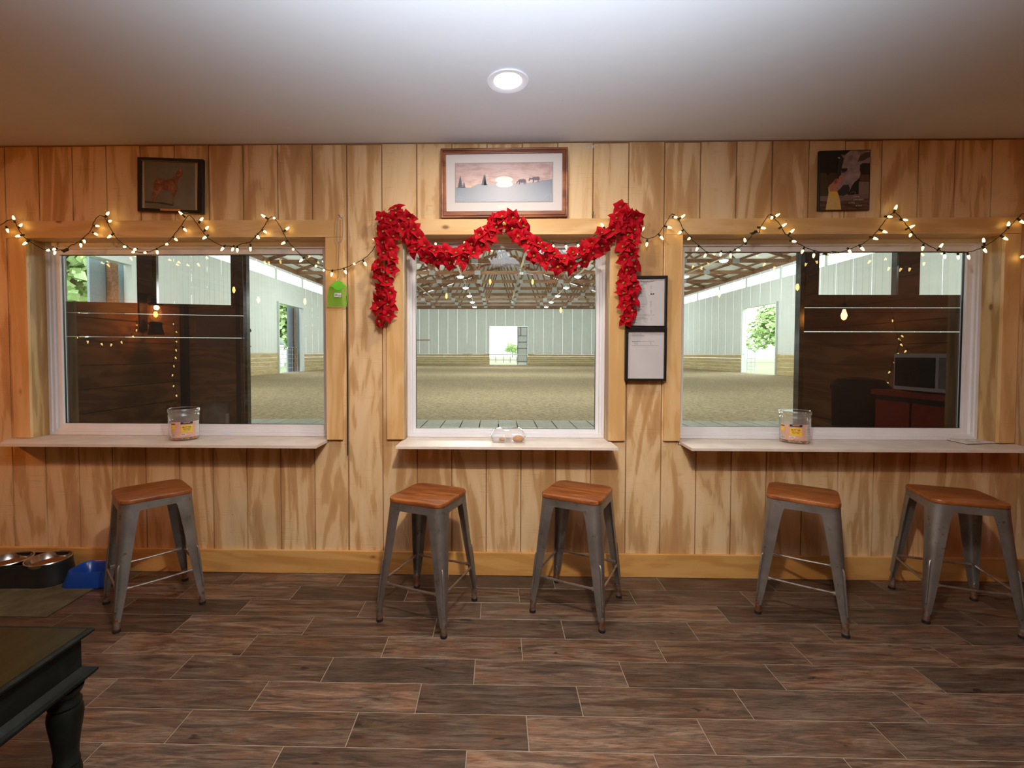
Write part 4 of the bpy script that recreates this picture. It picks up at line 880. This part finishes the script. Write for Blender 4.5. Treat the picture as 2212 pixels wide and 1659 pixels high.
# far wall
aw = tag(empty('wall_arena_far'), kind='structure')
D0, D1 = at(1057.8, 740, y=AY1).x, at(1140, 740, y=AY1).x; DT = at(1087, 704.8, y=AY1).z
x = AX0
while x < AX1-.05:
    w_ = min(PW, AX1-x)
    if x+w_ <= D0 or x >= D1: panel(w_, EZ-KZ, aw, (x, AY1, KZ), 0)
    else:
        panel(w_, EZ-DT, aw, (x, AY1, DT), 0)
        if x < D0: panel(D0-x, DT-KZ, aw, (x, AY1, KZ), 0)
        if x+w_ > D1: panel(x+w_-D1, DT-KZ, aw, (D1, AY1, KZ), 0)
    x += PW
for a, b in ((AX0, AX0+6), (AX0+6, D0), (D1, D1+6), (D1+6, AX1)): kick(b-a, aw, (a, AY1, 0), 0)
MB().box(AX0, D0, AY1-.05, AY1, KZ, KZ+.03).box(D1, AX1, AY1-.05, AY1, KZ, KZ+.03).build('kick_cap', M['kick'], aw)
MB().box(AX0, AX1, AY1-.03, AY1, EZ-.16, EZ+.12).build('eave_header', M['truss'], aw)
p0, p1 = at(897, 734.5, y=AY1).x, at(929, 734.5, y=AY1).x
MB().box(p0-1.2, p1, AY1-.08, AY1-.02, at(915, 735.5, y=AY1).z, at(915, 733.8, y=AY1).z).build('wall_rail', M['truss'], aw)
MB().add([(AX0, AY1+.01, EZ), (AX1, AY1+.01, EZ), (AXC, AY1+.01, RIDGE)], [(0, 1, 2)]).build('gable_panel', M['roof_in'], aw)
# side walls: strip of daylight panels above, doors in the bays
DOOR_L = [(10.2-2.7, 13.75-2.7, at(266, 570, x=AX0).z), (23.2-2.7, 26.1-2.7, 1.3+2.56)]
DOOR_R = [(23.3-2.7, 26.4-2.7, 1.3+2.57)]
SZ0, SZ1 = 1.3+3.76, 1.3+4.24
t = NT('daylight_panel'); t.t.nodes.remove(t.b); tl = t.n('ShaderNodeBsdfTranslucent'); tl.inputs[0].default_value = (.93, .95, .93, 1); t.l(tl.outputs[0], t.out.inputs[0]); M['daylight'] = t.m
for side, X, doors, rz in (('left', AX0, DOOR_L, math.pi/2), ('right', AX1, DOOR_R, -math.pi/2)):
    r = tag(empty('wall_arena_'+side), kind='structure'); sgn = 1 if side == 'left' else -1
    def put(fn, ya, yb, *a):    # panels run along y; rotate so that ribs face inwards
        pass
    y = AY0
    while y < AY1-.02:
        w_ = min(PW, AY1-y)
        def P(w2, h2, yy, zz):
            if w2 < .03 or h2 < .03: return
            if side == 'left': panel(w2, h2, r, (X, yy, zz), math.pi/2)
            else: panel(w2, h2, r, (X, yy+w2, zz), -math.pi/2)
        P(w_, EZ-SZ1, y, SZ1)
        dd = [d for d in doors if y+w_ > d[0] and y < d[1]]
        if not dd: P(w_, SZ0-KZ, y, KZ)
        else:
            d = dd[0]; P(w_, SZ0-d[2], y, d[2])
            if y < d[0]: P(d[0]-y, d[2]-KZ, y, KZ)
            if y+w_ > d[1]: P(y+w_-d[1], d[2]-KZ, d[1], KZ)
        y += PW
    # kick boards between the doors
    cuts = [AY0]+[c_ for d in doors for c_ in d[:2]]+[AY1]
    for i in range(0, len(cuts), 2):
        a, b = cuts[i], cuts[i+1]; n_ = max(1, round((b-a)/6))
        for k in range(n_):
            ya = a+(b-a)*k/n_; L_ = (b-a)/n_
            if side == 'left': kick(L_, r, (X, ya, 0), math.pi/2)
            else: kick(L_, r, (X, ya+L_, 0), -math.pi/2)
        cx_ = X+sgn*.025; MB().box(cx_-.03, cx_+.03, a, b, KZ, KZ+.03).build('kick_cap', M['kick'], r)
    # daylight strips and their posts
    k0 = 23.1-2.7
    while k0 > AY0: k0 -= 3.13
    y = k0
    while y < AY1:
        ya, yb = max(y+.08, AY0), min(y+3.05, AY1)
        MB().add([(X-sgn*.02, ya, SZ0), (X-sgn*.02, yb, SZ0), (X-sgn*.02, yb, SZ1), (X-sgn*.02, ya, SZ1)], [(0, 1, 2, 3)]).build('daylight_panel', M['daylight'], r)
        MB().box(X-.03, X+.03, max(y-.08, AY0), max(ya, AY0+.01), SZ0-.02, SZ1+.02).build('strip_post', M['metal'], r); y += 3.13
    for d in doors:
        m = MB(); m.box(X-.12, X+.12, d[0]-.06, d[0], GZ, d[2]).box(X-.12, X+.12, d[1], d[1]+.06, GZ, d[2]).box(X-.12, X+.12, d[0]-.06, d[1]+.06, d[2], d[2]+.08); m.build('door_frame', M['metal'], r)
for X in (AX0, AX1):
    s = 1 if X < 0 else -1
    tag(MB().box(X, X+s*.05, AY0, AY1, EZ-.10, EZ+.14).build('trim_%d' % (2 if s > 0 else 3), M['truss']), kind='structure')
# roof
rf = tag(empty('roof'), kind='structure')
for s, Xe in ((1, AX0-.3), (-1, AX1+.3)):
    a, b = Vector((Xe, 0, EZ-.05)), Vector((AXC, 0, RIDGE)); 
    m = MB(); m.add([(a.x, AY0-.4, a.z+.12), (a.x, AY1+.3, a.z+.12), (b.x, AY1+.3, b.z+.12), (b.x, AY0-.4, b.z+.12)], [(0, 1, 2, 3)]); m.build('roof_sheet', M['roof_in'], rf)
    for k in range(1, 17):
        p = a.lerp(b, k/17); MB().bar((p.x, AY0, p.z+.06), (p.x, AY1, p.z+.06), .04, .10).build('purlin', M['truss'], rf)
tag(MB().box(AX0, AX1, AY0-.08, AY0-.04, CEIL+.1, EZ).add([(AX0, AY0-.05, EZ), (AX1, AY0-.05, EZ), (AXC, AY0-.05, RIDGE)], [(0, 1, 2)]).box(AX0, -3.62, AY0-.08, AY0-.04, 0, CEIL+.1).box(3.82, AX1, AY0-.08, AY0-.04, 0, CEIL+.1).build('wall_arena_near', M['roof_in']), kind='structure')
# trusses
def bar_me(L_, h_, name, w_=.045): return MB().box(0, L_, -w_/2, w_/2, -h_/2, h_/2).mesh(name, M['truss'])
S_ = AX1-AX0; slope = math.atan2(RIDGE-EZ, S_/2)
def member(root, x0, z0, x1, z1, h_, name, y=0):
    L_ = math.hypot(x1-x0, z1-z0); k = ('m', round(L_, 2), h_, name)
    if k not in cache: cache[k] = bar_me(L_, h_, name)
    return inst(cache[k], name, root, (x0, y, z0), (0, -math.atan2(z1-z0, x1-x0), 0))
plate_me = MB().box(-.16, .16, -.028, .028, -.11, .11).mesh('gusset_plate', M['plate'])
def make_truss():
    r = empty('roof_truss'); nb = 10; xs_ = [AX0+.1+(S_-.2)*k/nb for k in range(nb+1)]
    for k in range(5): member(r, xs_[2*k], EZ-.02, xs_[2*k+2]-.02, EZ-.02, .19, 'bottom_chord')
    topz = lambda x: EZ+.06+(RIDGE-EZ-.06)*(1-abs(x-AXC)/(S_/2))
    member(r, AX0, EZ+.10, AXC, RIDGE-.02, .19, 'top_chord'); member(r, AXC, RIDGE-.02, AX1, EZ+.10, .19, 'top_chord')
    for k in range(1, nb):
        x = xs_[k]; tx = [xs_[k-1]+(S_/nb)*.5, xs_[k]+(S_/nb)*.5]
        for q_ in tx: member(r, x, EZ, q_, topz(q_)-.08, .10, 'web')
        inst(plate_me, 'gusset_plate', r, (x, 0, EZ-.02))
    return r
ORD = ['first', 'second', 'third', 'fourth', 'fifth', 'sixth', 'seventh', 'eighth', 'ninth']
tr = make_truss()
for k in range(9):
    o = tr if k == 0 else copy_tree(tr); o.location = (0, AY1-.5-3.08*k, 0)
    tag(o, 'timber roof truss of the arena, '+('%s from the far wall' % ORD[k] if k else 'nearest to the far wall'), 'roof truss', 'timber roof trusses of the riding arena')
for X, nm in ((1.2, 'on the centre line'), (-1.95, 'left of the fans'), (4.4, 'right of the fans'), (-5.0, 'left of the left lamp row'), (7.4, 'right of the right lamp row'), (-7.76, 'outermost left'), (10.1, 'outermost right')):
    tag(MB().box(X-.045, X+.045, 14, AY1-.3, EZ-.16, EZ-.12).build('brace_board', plain('pale_brace', (.25, .20, .125), .6)), 'long pale brace board under the arena trusses, '+nm, 'brace')
# high bay lights
M['bay'] = emis('bay_lens', (.93, 1.0, .97), 26)
body = MB().lathe([(0, .12), (.05, .11), (.07, .05), (.19, .02), (.20, 0), (.185, -.005)], 24).mesh('housing', M['vinyl'], True); lens = MB().lathe([(0, -.10), (.07, -.092), (.13, -.07), (.17, -.035), (.183, 0)], 24).mesh('lens', M['bay'])
names = {-7.76: 'far left row', -2.0: 'left row over the sand', 4.35: 'right row over the sand', 10.1: 'far right row'}
k_ = 0
for X in (-7.76, -2.0, 4.35, 10.1):
    for j, dep in enumerate((41.3, 37.5, 33.5, 29.4, 25.2, 21.0)):
        if X in (-7.76, 10.1) and dep > 30: continue
        if X in (-2.0, 4.35) and dep < 24: continue
        r = empty('bay_light', (X, dep-2.7, 1.3+4.2)); inst(body, 'housing', r); inst(lens, 'lens', r); MB().tube([(0, 0, .1), (0, 0, .35)], .008, 5).build('hanger', M['plate'], r)
        tag(r, 'round white bay light, %s of the %s' % ('farthest' if j == 0 else ORD[j]+' from the far end', names[X]), 'bay light', 'arena bay lights, '+names[X])
for X in (-7.0, -.6, 3.4, 9.8):  # unseen point lamps added below the bay lights to brighten trusses and walls
    for y in (8, 20, 32): lamp('arena_fill_light', 'POINT', (X, y, 1.3+2.4), 430, (.95, 1.0, .95), .6)
# big fans
blade = MB(); blade.add([(.08, -.05, 0), (.95, -.045, .02), (.95, .045, 0), (.08, .05, -.02), (.08, -.05, .008), (.95, -.045, .028), (.95, .045, .008), (.08, .05, -.012)], [(0, 3, 2, 1), (4, 5, 6, 7), (0, 1, 5, 4), (1, 2, 6, 5), (2, 3, 7, 6), (3, 0, 4, 7)])
bme = blade.mesh('blade', plain('fan_grey', (.18, .20, .18), .4, .2))
for X, dep, lb in ((1.25, 24.0, 'nearer'), (1.2, 36.8, 'farther')):
    r = tag(empty('ceiling_fan', (X, dep-2.7, 1.3+(765-590)*.024 if dep < 30 else 1.3+(765-652)*.0368), .3), 'large grey ceiling fan under the arena roof, the %s one' % lb, 'fan')
    MB().lathe([(0, -.12), (.09, -.10), (.13, 0), (.10, .08), (.03, .12), (.025, .32)], 16).build('motor', M['plate'], r, True)
    for k in range(5): inst(bme, 'blade', r, rot=(0, 0, k*2*math.pi/5+.5))
# sliding door frames, gates
def gate(root, p0, ax, L_, z0, h_, nr, mat, r=.022):
    ax = Vector(ax); p0 = Vector(p0); m = lambda u, z: tuple(p0+ax*u+Vector((0, 0, z)))
    MB().tube([m(0, z0), m(0, z0+h_-.08), m(.08, z0+h_), m(L_-.08, z0+h_), m(L_, z0+h_-.08), m(L_, z0)], r, 7).build('gate_frame', mat, root)
    for k in range(nr): MB().tube([m(0, z0+(h_-.15)*k/max(1, nr-1)), m(L_, z0+(h_-.15)*k/max(1, nr-1))], r*.75, 6).build('rail', mat, root)
    MB().tube([m(L_/2, z0), m(L_/2, z0+h_)], r*.75, 6).build('brace', mat, root)
gm = plain('galvanized_pipe', (.42, .46, .47), .35, .7)
r = tag(empty('pipe_gate'), 'tubular metal gate across the left side door of the arena', 'gate'); gate(r, (AX0-.25, DOOR_L[1][0]+.05, 0), (0, 1, 0), 1.5, .06, 1.6, 7, gm); gate(r, (AX0-.25, DOOR_L[1][0]+1.65, 0), (0, 1, 0), 1.2, .06, 1.6, 7, gm)
r = tag(empty('folded_gate'), 'tubular metal gate at the left jamb of the bright right side door', 'gate'); gate(r, (AX1+.15, DOOR_R[0][1]-.9, 0), (0, 1, 0), .8, .06, 1.6, 8, plain('pale_pipe', (.5, .55, .6), .4))
dd = tag(empty('sliding_door'), 'grey framed sliding door half open in the far arena door', 'door'); ds = plain('door_frame_steel', (.10, .15, .14), .5)
fx0, fx1 = at(1117.5, 740, y=AY1).x, at(1140, 740, y=AY1).x; yy = AY1+.14
MB().box(fx0, fx0+.07, yy-.03, yy+.03, GZ, DT).box(fx1-.07, fx1, yy-.03, yy+.03, GZ, DT).build('stile', ds, dd)
for py in (706.5, 725.5, 739, 752.5, 765.5, 781): z = at(1128, py, y=yy).z; MB().box(fx0+.07, fx1-.07, yy-.025, yy+.025, z-.035, z+.035).build('cross_rail', ds, dd)
MB().box(fx0+.3, fx0+.36, yy-.025, yy+.025, at(1128, 725, y=yy).z, DT-.05).build('short_stile', M['truss'], dd)
MB().box(fx0+.07, fx1-.07, yy+.03, yy+.04, GZ, DT).build('door_sheet', plain('door_sheet', (.50, .55, .54), .5), dd)
MB().box(D0, fx1, AY1+.02, AY1+.10, at(1100, 765.5, y=AY1).z-.05, at(1100, 765.5, y=AY1).z+.05).build('mid_rail', M['metal'], dd)
MB().box(AX0+.02, AX0-.06, DOOR_L[1][1]-.75, DOOR_L[1][1]-.35, GZ, DOOR_L[1][2]-.1).build('x', None) if False else None
sd = tag(empty('open_side_door'), 'slate blue sliding door leaf pushed back in the left side doorway', 'door')
MB().box(AX0-.35, AX0-.28, DOOR_L[1][1]-1.05, DOOR_L[1][1]+.4, .05, DOOR_L[1][2]+.05).build('leaf', plain('slate_door', (.09, .13, .17), .5), sd); MB().box(AX0-.26, AX0-.22, DOOR_L[1][1]-.45, DOOR_L[1][1]-.25, GZ, DOOR_L[1][2]).build('guide_board', M['truss'], sd)
sd = tag(empty('open_barn_door'), 'slate blue barn door leaf at the edge of the near left doorway', 'door')
MB().box(AX0-.40, AX0-.33, DOOR_L[0][1]-.95, DOOR_L[0][1]+.5, .05, DOOR_L[0][2]+.05).build('leaf', plain('slate_door_b', (.16, .22, .24), .5), sd); MB().box(AX0-.30, AX0-.16, DOOR_L[0][1]-.42, DOOR_L[0][1]-.16, GZ, DOOR_L[0][2]).build('guide_board', M['truss'], sd)
# symbol letters on the left wall
MB()
tag(MB().tube(smoothpath([(AX0+.03, y-2.7, z) for y, z in ((20.6, 1.62), (20.2, 1.72), (19.95, 1.9), (20.05, 2.1), (20.35, 2.2))], 4), .025, 6).tube(smoothpath([(AX0+.03, y-2.7, z) for y, z in ((20.0, 2.35), (20.5, 2.42), (20.62, 2.3), (20.45, 2.25))], 3), .025, 6).build('wall_marker', M['dark_steel']), 'thin dark curved marker line on the left arena wall', 'marker')
# plank walkway outside the windows
dk = tag(empty('plank_walkway'), 'grey plank walkway between the windows and the arena sand', 'walkway')
ZD = .585; x = -3.5; pm = MB().box(.005, .183, 0, 2.15, -.035, 0).mesh('deck_plank', M['concrete_plank'])
xs0 = at(992.0, 924.8, z=ZD).x; 
for k in range(-30, 40):
    if -3.55 < xs0+k*.19 < 3.6: inst(pm, 'deck_plank', dk, (xs0+k*.19, .17, ZD+random.uniform(-.002, .002)))
MB().box(-3.55, 3.75, .22, .28, GZ, ZD-.036).box(-3.55, 3.75, 2.25, 2.31, GZ, ZD-.036).build('joist', M['dark_wood'], dk)
# dark screens outside the left and right windows
def screen(label, pA, pB, zr, bars, uprights, slits, ztop=2.35):
    r = tag(empty('dark_screen', (0, 0, 0)), label, 'screen'); A, B = Vector(pA), Vector(pB); d = (B-A); L_ = d.length; d.normalize(); nrm = Vector((-d.y, d.x, 0))
    def slab_(u0, u1, z0, z1, th, name, mat, off=0):
        a, b = A+d*u0+nrm*off, A+d*u1+nrm*off; q_ = [a, b, b+nrm*th, a+nrm*th]
        return MB().slab([(p.x, p.y) for p in q_], z0, z1).build(name, mat, r)
    zs = [ZD+.001]+[s for s in slits for s in (s-.0035, s+.0035)]+[zr]
    for i in range(0, len(zs), 2): slab_(0, L_, zs[i], zs[i+1], .03, 'screen_board', M['dark_wood'])
    for u0, u1, mat in uprights: slab_(u0, u1, zr+.001, ztop, .04, 'post', mat, -.002)
    return r, L_
def on_line(px, py, A, B):   # where the sight line through a pixel meets the vertical plane A-B
    d = RIGHT*((px-PPX)/F)+DOWN*((py-PPY)/F)+FWD; n = Vector((-(B-A).y, (B-A).x, 0)); t_ = (A-CAM).dot(n)/d.dot(n); return CAM+d*t_
A, B = Vector((-3.62, .66, 0)), Vector((-1.80, 1.12, 0)); u = (B-A).normalized()
U = lambda px: (on_line(px, 720, A, B)-A).dot(u)
Z = lambda px, py: on_line(px, py, A, B).z
endu = U(526)
B2 = A+u*endu
screen('dark brown board screen outside the left window', A, B2, (Z(142, 650)+Z(500, 660))/2, None, [(0, U(140), M['dark_wood']), (U(298), U(331), M['dark_wood']), (U(331.5), U(340), M['dark_steel']), (U(500), endu, M['dark_wood'])], [(Z(150, 724)+Z(470, 732.5))/2, (Z(150, 673)+Z(470, 683))/2])
pz = [B2+u*.002]; q_ = on_line(533.5, 720, A, B)
MB().slab([(B2.x+.003, B2.y), (q_.x, q_.y), (q_.x, q_.y+.05), (B2.x+.003, B2.y+.05)], ZD+.001, 2.35).build('steel_post', M['dark_steel']); o = bpy.data.objects['steel_post']; tag(o, 'thin glossy steel post at the edge of the left dark screen', 'post')
A, B = Vector((1.98, .34, 0)), Vector((3.75, .36, 0)); u = (B-A).normalized()
a0 = on_line(1737.5, 720, A, B); A2 = a0.copy(); A2.z = 0; U = lambda px: (on_line(px, 720, A, B)-A2).dot(u)
screen('near black board screen outside the right window', A2, B, Z(1766, 637), None, [(0, U(1766), M['dark_wood']), (U(1933), U(1937), M['dark_steel']), (U(1937.5), U(1983), M['dark_wood'])], [Z(1900, 716.5), Z(1900, 664.5)])
q_ = on_line(1727, 720, A, B)
tag(MB().slab([(q_.x, q_.y), (A2.x-.003, A2.y), (A2.x-.003, A2.y+.05), (q_.x, q_.y+.05)], ZD+.001, 2.35).build('steel_post', M['dark_steel']), 'thin glossy steel post at the edge of the right dark screen', 'post')
# ------------------------------------------------------------------ outdoors
t = NT('grass'); M['grass'] = t.done(t.ramp(t.noise(t.coords(), 3, 4), [(.3, (.10, .17, .06)), (.7, (.20, .28, .11))]), .9)
g_ = MB().add([(-120, -60, .05), (AX0-.15, -60, .05), (AX0-.15, 160, .05), (-120, 160, .05), (AX1+.15, -60, .05), (140, -60, .05), (140, 160, .05), (AX1+.15, 160, .05), (AX0-.15, AY1+.15, .25), (AX1+.15, AY1+.15, .25), (AX1+.15, 160, .25), (AX0-.15, 160, .25)], [(0, 1, 2, 3), (4, 5, 6, 7), (8, 9, 10, 11)])
tag(g_.build('grass_field', M['grass']), 'bright green grass around the arena building', 'grass', kind='stuff')
lm_ = NT('tree_leaves'); oi = lm_.n('ShaderNodeObjectInfo'); M['leaves'] = lm_.done(lm_.mix(oi.outputs['Random'], lm_.ramp(lm_.noise(lm_.coords(), 1.2, 3), [(.35, (.22, .34, .13)), (.65, (.48, .62, .30))]), (.42, .56, .26)), .6)
bark = plain('bark', (.10, .075, .05), .9)
def leaf_mesh(seed, R_, H_):
    rnd = random.Random(seed); m = MB(); blobs = [(Vector((rnd.uniform(-1, 1)*R_*.6, rnd.uniform(-1, 1)*R_*.6, H_*rnd.uniform(.28, .9))), R_*rnd.uniform(.35, .6)) for _ in range(22)]
    for c_, r_ in blobs:
        for _ in range(260):
            d = Vector((rnd.gauss(0, 1), rnd.gauss(0, 1), rnd.gauss(0, 1))).normalized(); p = c_+d*r_*rnd.uniform(.7, 1.02); a = Vector((rnd.gauss(0, 1), rnd.gauss(0, 1), rnd.gauss(0, .6))).normalized()*rnd.uniform(.16, .34); b = a.cross(d).normalized()*a.length*.7
            m.add([p-a, p+b, p+a, p-b], [(0, 1, 2, 3)])
    return m.mesh('foliage', M['leaves'])
LM = [leaf_mesh(1, 3.4, 8.5), leaf_mesh(2, 4.2, 10)]
tm_ = MB().tube([(0, 0, 0), (.1, 0, 2), (0, .15, 4.5), (.1, .1, 6.5)], [.28, .22, .16, .08], 8).mesh('trunk', bark)
spots = [(-22, 21, 1, 'tree filling the near left doorway of the arena'), (-38, 33, 0, 'tree behind the first one outside the near left doorway'), (-27, 13, 1, 'tree at the left edge of the near left doorway'),
         (-24, 48, 0, 'tree in the upper part of the narrow left side door'), (-32, 56, 1, 'tree farther back outside the narrow left side door'), (46, 74, 0, 'tree showing in the bright right side door'),
         (5, 150, 1, 'tree beyond the far door, on its right side'), (-9, 140, 0, 'tree beyond the far door, on its left side')]
for x, y, k, lb in spots:
    r = empty('tree', (x, y, .05), x); r.scale = (1.25, 1.25, 1.1) if y < 100 else (.6, .6, .5); f_ = inst(LM[k], 'foliage', r); f_['kind'] = 'stuff'; inst(tm_, 'trunk', r)
    tag(r, lb, 'tree', 'trees outside the arena')
fc = tag(empty('paddock_fence'), 'curved dark green rail fence on the grass beyond the far door', 'fence'); fm_ = plain('green_pipe', (.03, .12, .08), .5)
pts = [(-1.6, 55.5, .25), (-.6, 54.6, .25), (.8, 54.0, .25), (2.0, 53.8, .25), (3.2, 54.2, .25), (4.6, 55.2, .25)]
for hz_ in (.35, .75, 1.05): MB().tube(smoothpath([(x, y, z+hz_) for x, y, z in pts], 3), .035, 5).build('rail', fm_, fc)
for x, y, z in smoothpath(pts, 3)[::2]: MB().tube([(x, y, z), (x, y, z+1.15)], .04, 5).build('post', fm_, fc)
sh = tag(empty('white_shed', (-24, 40.5, .05)), 'pale shed with a pitched roof outside the left side door', 'shed')
MB().box(-3, 3, -2, 2, 0, 2.1).build('walls', M['vinyl'], sh); MB().add([(-3.2, -2.2, 2.05), (3.2, -2.2, 2.05), (3.2, 0, 3.2), (-3.2, 0, 3.2), (-3.2, 2.2, 2.05), (3.2, 2.2, 2.05)], [(0, 1, 2, 3), (3, 2, 5, 4)]).build('roof', M['vinyl'], sh)

# ------------------------------------------------------------------ things in the room that the panes mirror
r = tag(empty('wall_lantern', (XL, -1.42, 1.60)), 'black wall lantern with a glowing glass chimney on the left wall', 'lantern')
bkm = plain('lantern_metal', (.02, .014, .010), .45, .5)
MB().lathe([(.07, -.12), (.065, -.10), (.05, -.03), (.052, 0), (.03, .01)], 18, (.13, 0, 0)).lathe([(.05, .16), (.065, .175), (.03, .20), (.035, .23), (0, .24)], 18, (.13, 0, 0)).build('body', bkm, r, True)
MB().tube([(.01, 0, .26), (.08, 0, .27), (.13, 0, .235)], .007, 6).tube([(.01, 0, .02), (.07, 0, -.02)], .007, 6).box(0, .012, -.05, .05, -.08, .28).build('bracket', bkm, r)
MB().lathe([(.030, .01), (.055, .06), (.052, .11), (.032, .16)], 20, (.13, 0, 0), cap=False).build('chimney', glass('lantern_glass', (1, .72, .42), 1.45, 1.5, 0, 0, .35), r, True)
MB().lathe([(0, .045), (.016, .06), (.019, .08), (.012, .10), (0, .105)], 14, (.13, 0, 0)).build('bulb', emis('warm_bulb', (1, .42, .10), 70), r, True)
def mini_string(pts, n_, label, seed):
    path = smoothpath(pts, 6); root = tag(empty('string_light', path[0]), label, 'string lights'); w_ = MB().tube(path, .002, 5).build('cord', M['wire'], root); w_.matrix_parent_inverse = Matrix.Translation(-root.location); rnd = random.Random(seed)
    for k in range(n_):
        p = path[int((k+.5)/n_*(len(path)-1))]; d = Vector((rnd.gauss(0, .4), rnd.gauss(0, .4), -1)).normalized(); s_ = inst(so, 'socket', root); s_.rotation_mode = 'QUATERNION'; s_.rotation_quaternion = Vector((0, 0, 1)).rotation_difference(d); s_.location = p-root.location; inst(bm, 'bulb', s_, (0, 0, .015))
mini_string([(XL+.05, -.55, 1.50), (XL+.06, -.75, 1.42), (XL+.05, -1.0, 1.40), (XL+.05, -1.25, 1.50), (XL+.04, -1.3, 1.62)], 9, 'short swag of warm string lights below the wall lantern', 3)
mini_string([(XL+.05, -1.78, 1.66), (XL+.05, -1.80, 1.4), (XL+.05, -1.76, 1.15), (XL+.05, -1.80, .85)], 9, 'string lights hanging straight down beside the left door', 5)
d1 = tag(empty('door_1'), kind='structure')
MB().box(XL, XL+.035, -2.95, -2.02, .01, 2.05).build('door_leaf', M['plank_wall'], d1); MB().box(XL, XL+.05, -2.02, -1.94, 0, 2.12).box(XL, XL+.05, -3.03, -2.95, 0, 2.12).box(XL, XL+.05, -3.03, -1.94, 2.06, 2.14).build('door_casing', M['dark_wood'], d1)
tag(MB().box(XL+.036, XL+.042, -2.80, -2.16, 1.38, 1.80).build('door_poster', plain('mauve_poster', (.28, .16, .15), .6)), 'mauve poster pinned on the left door', 'poster')
r = tag(empty('pendant_lamp', (3.2, -1.37, 1.62)), 'small orange filament pendant lamp near the right wall', 'lamp')
MB().lathe([(0, 0), (.018, .012), (.026, .045), (.014, .085), (.012, .10)], 14).build('bulb', emis('filament', (1, .32, .06), 90), r, True); MB().lathe([(.016, .10), (.018, .15), (.004, .16)], 12).tube([(0, 0, .16), (0, 0, CEIL-1.62)], .003, 5).build('cord', bkm, r)
tb_ = tag(empty('side_cabinet', (XR-.30, -.47, 0)), 'low red framed cabinet against the right wall', 'cabinet'); redm = plain('red_paint', (.40, .035, .012), .4)
MB().box(-.24, .28, -.42, .30, .98, 1.02).build('cabinet_top', redm, tb_); MB().box(-.22, .28, -.40, .28, .10, .98).build('body', M['dark_wood'], tb_); MB().box(-.232, -.221, -.38, -.07, .14, .94).build('door', redm, tb_); MB().box(-.232, -.221, -.05, .26, .14, .94).build('door', redm, tb_)
for yy in (-.36, .22):
    for xx in (-.18, .24): MB().box(xx-.02, xx+.02, yy-.02, yy+.02, 0, .10).build('leg', redm, tb_)
r = tag(empty('microwave', (XR-.30, -.50, 1.021)), 'white microwave on the red cabinet by the right wall', 'microwave')
MB().box(-.18, .18, -.25, .25, .01, .29).build('body', M['vinyl'], r, bevel=.006); MB().box(-.186, -.181, -.23, .10, .04, .26).build('door', M['gasket'], r); MB().box(-.186, -.181, .13, .23, .04, .26).build('control_panel', M['ink'], r)
for yy in (-.2, .2): MB().box(-.15, .15, yy-.01, yy+.01, 0, .011).build('foot', M['rubber'], r)
r = tag(empty('trash_bin', (3.15, -1.10, 0)), 'tall black bin near the right wall', 'bin'); MB().lathe([(.17, 0), (.20, .98), (.205, 1.0), (.195, 1.0), (.165, .02), (0, .02)], 28).build('body', bk, r, True); MB().lathe([(.208, 1.001), (.21, 1.03), (.16, 1.09), (0, 1.11)], 28).build('lid', bk, r, True)
mini_string([(XR-.05, -.35, 1.42), (XR-.05, -.55, 1.50), (XR-.05, -.75, 1.32), (XR-.05, -.95, 1.28), (XR-.05, -1.2, 1.42), (XR-.05, -1.3, 1.72)], 10, 'swag of warm string lights on the right wall above the microwave', 6)
mini_string([(XR-.05, -1.2, 1.5), (XR-.05, -1.22, 1.36), (XR-.05, -1.28, 1.2), (XR-.05, -1.32, 1.02)], 6, 'string lights trailing down the right wall', 8)
def pendants(loc, bulbs, label):
    r = tag(empty('hanging_bulbs', loc), label, 'lamp'); xs_ = [b[0] for b in bulbs]
    MB().box(min(xs_)-.1-loc[0], max(xs_)+.1-loc[0], -.03, .03, -.04, .0).build('beam', M['dark_wood'], r); fm = emis('filament_glow', (1, .45, .10), 22)
    for x, z in bulbs: MB().lathe([(0, -.02), (.014, 0), (.018, .025), (.009, .06)], 12, (x-loc[0], 0, z-loc[2])).build('bulb', fm, r, True); MB().tube([(x-loc[0], 0, z-loc[2]+.06), (x-loc[0], 0, -.03)], .003, 5).build('cord', bkm, r)
pendants((.1, -3.6, CEIL), [(-.10, 2.30), (.50, 2.30), (-.72, 2.10), (.90, 1.90)], 'wooden beam with hanging filament bulbs behind the camera')
pendants((-2.7, -2.6, CEIL), [(-2.90, 1.93), (-2.33, 1.91), (-3.2, 2.05)], 'wooden beam with hanging filament bulbs near the left wall')
pendants((3.0, -2.2, CEIL), [(2.45, 1.95), (3.3, 2.02)], 'wooden beam with hanging filament bulbs near the right wall')
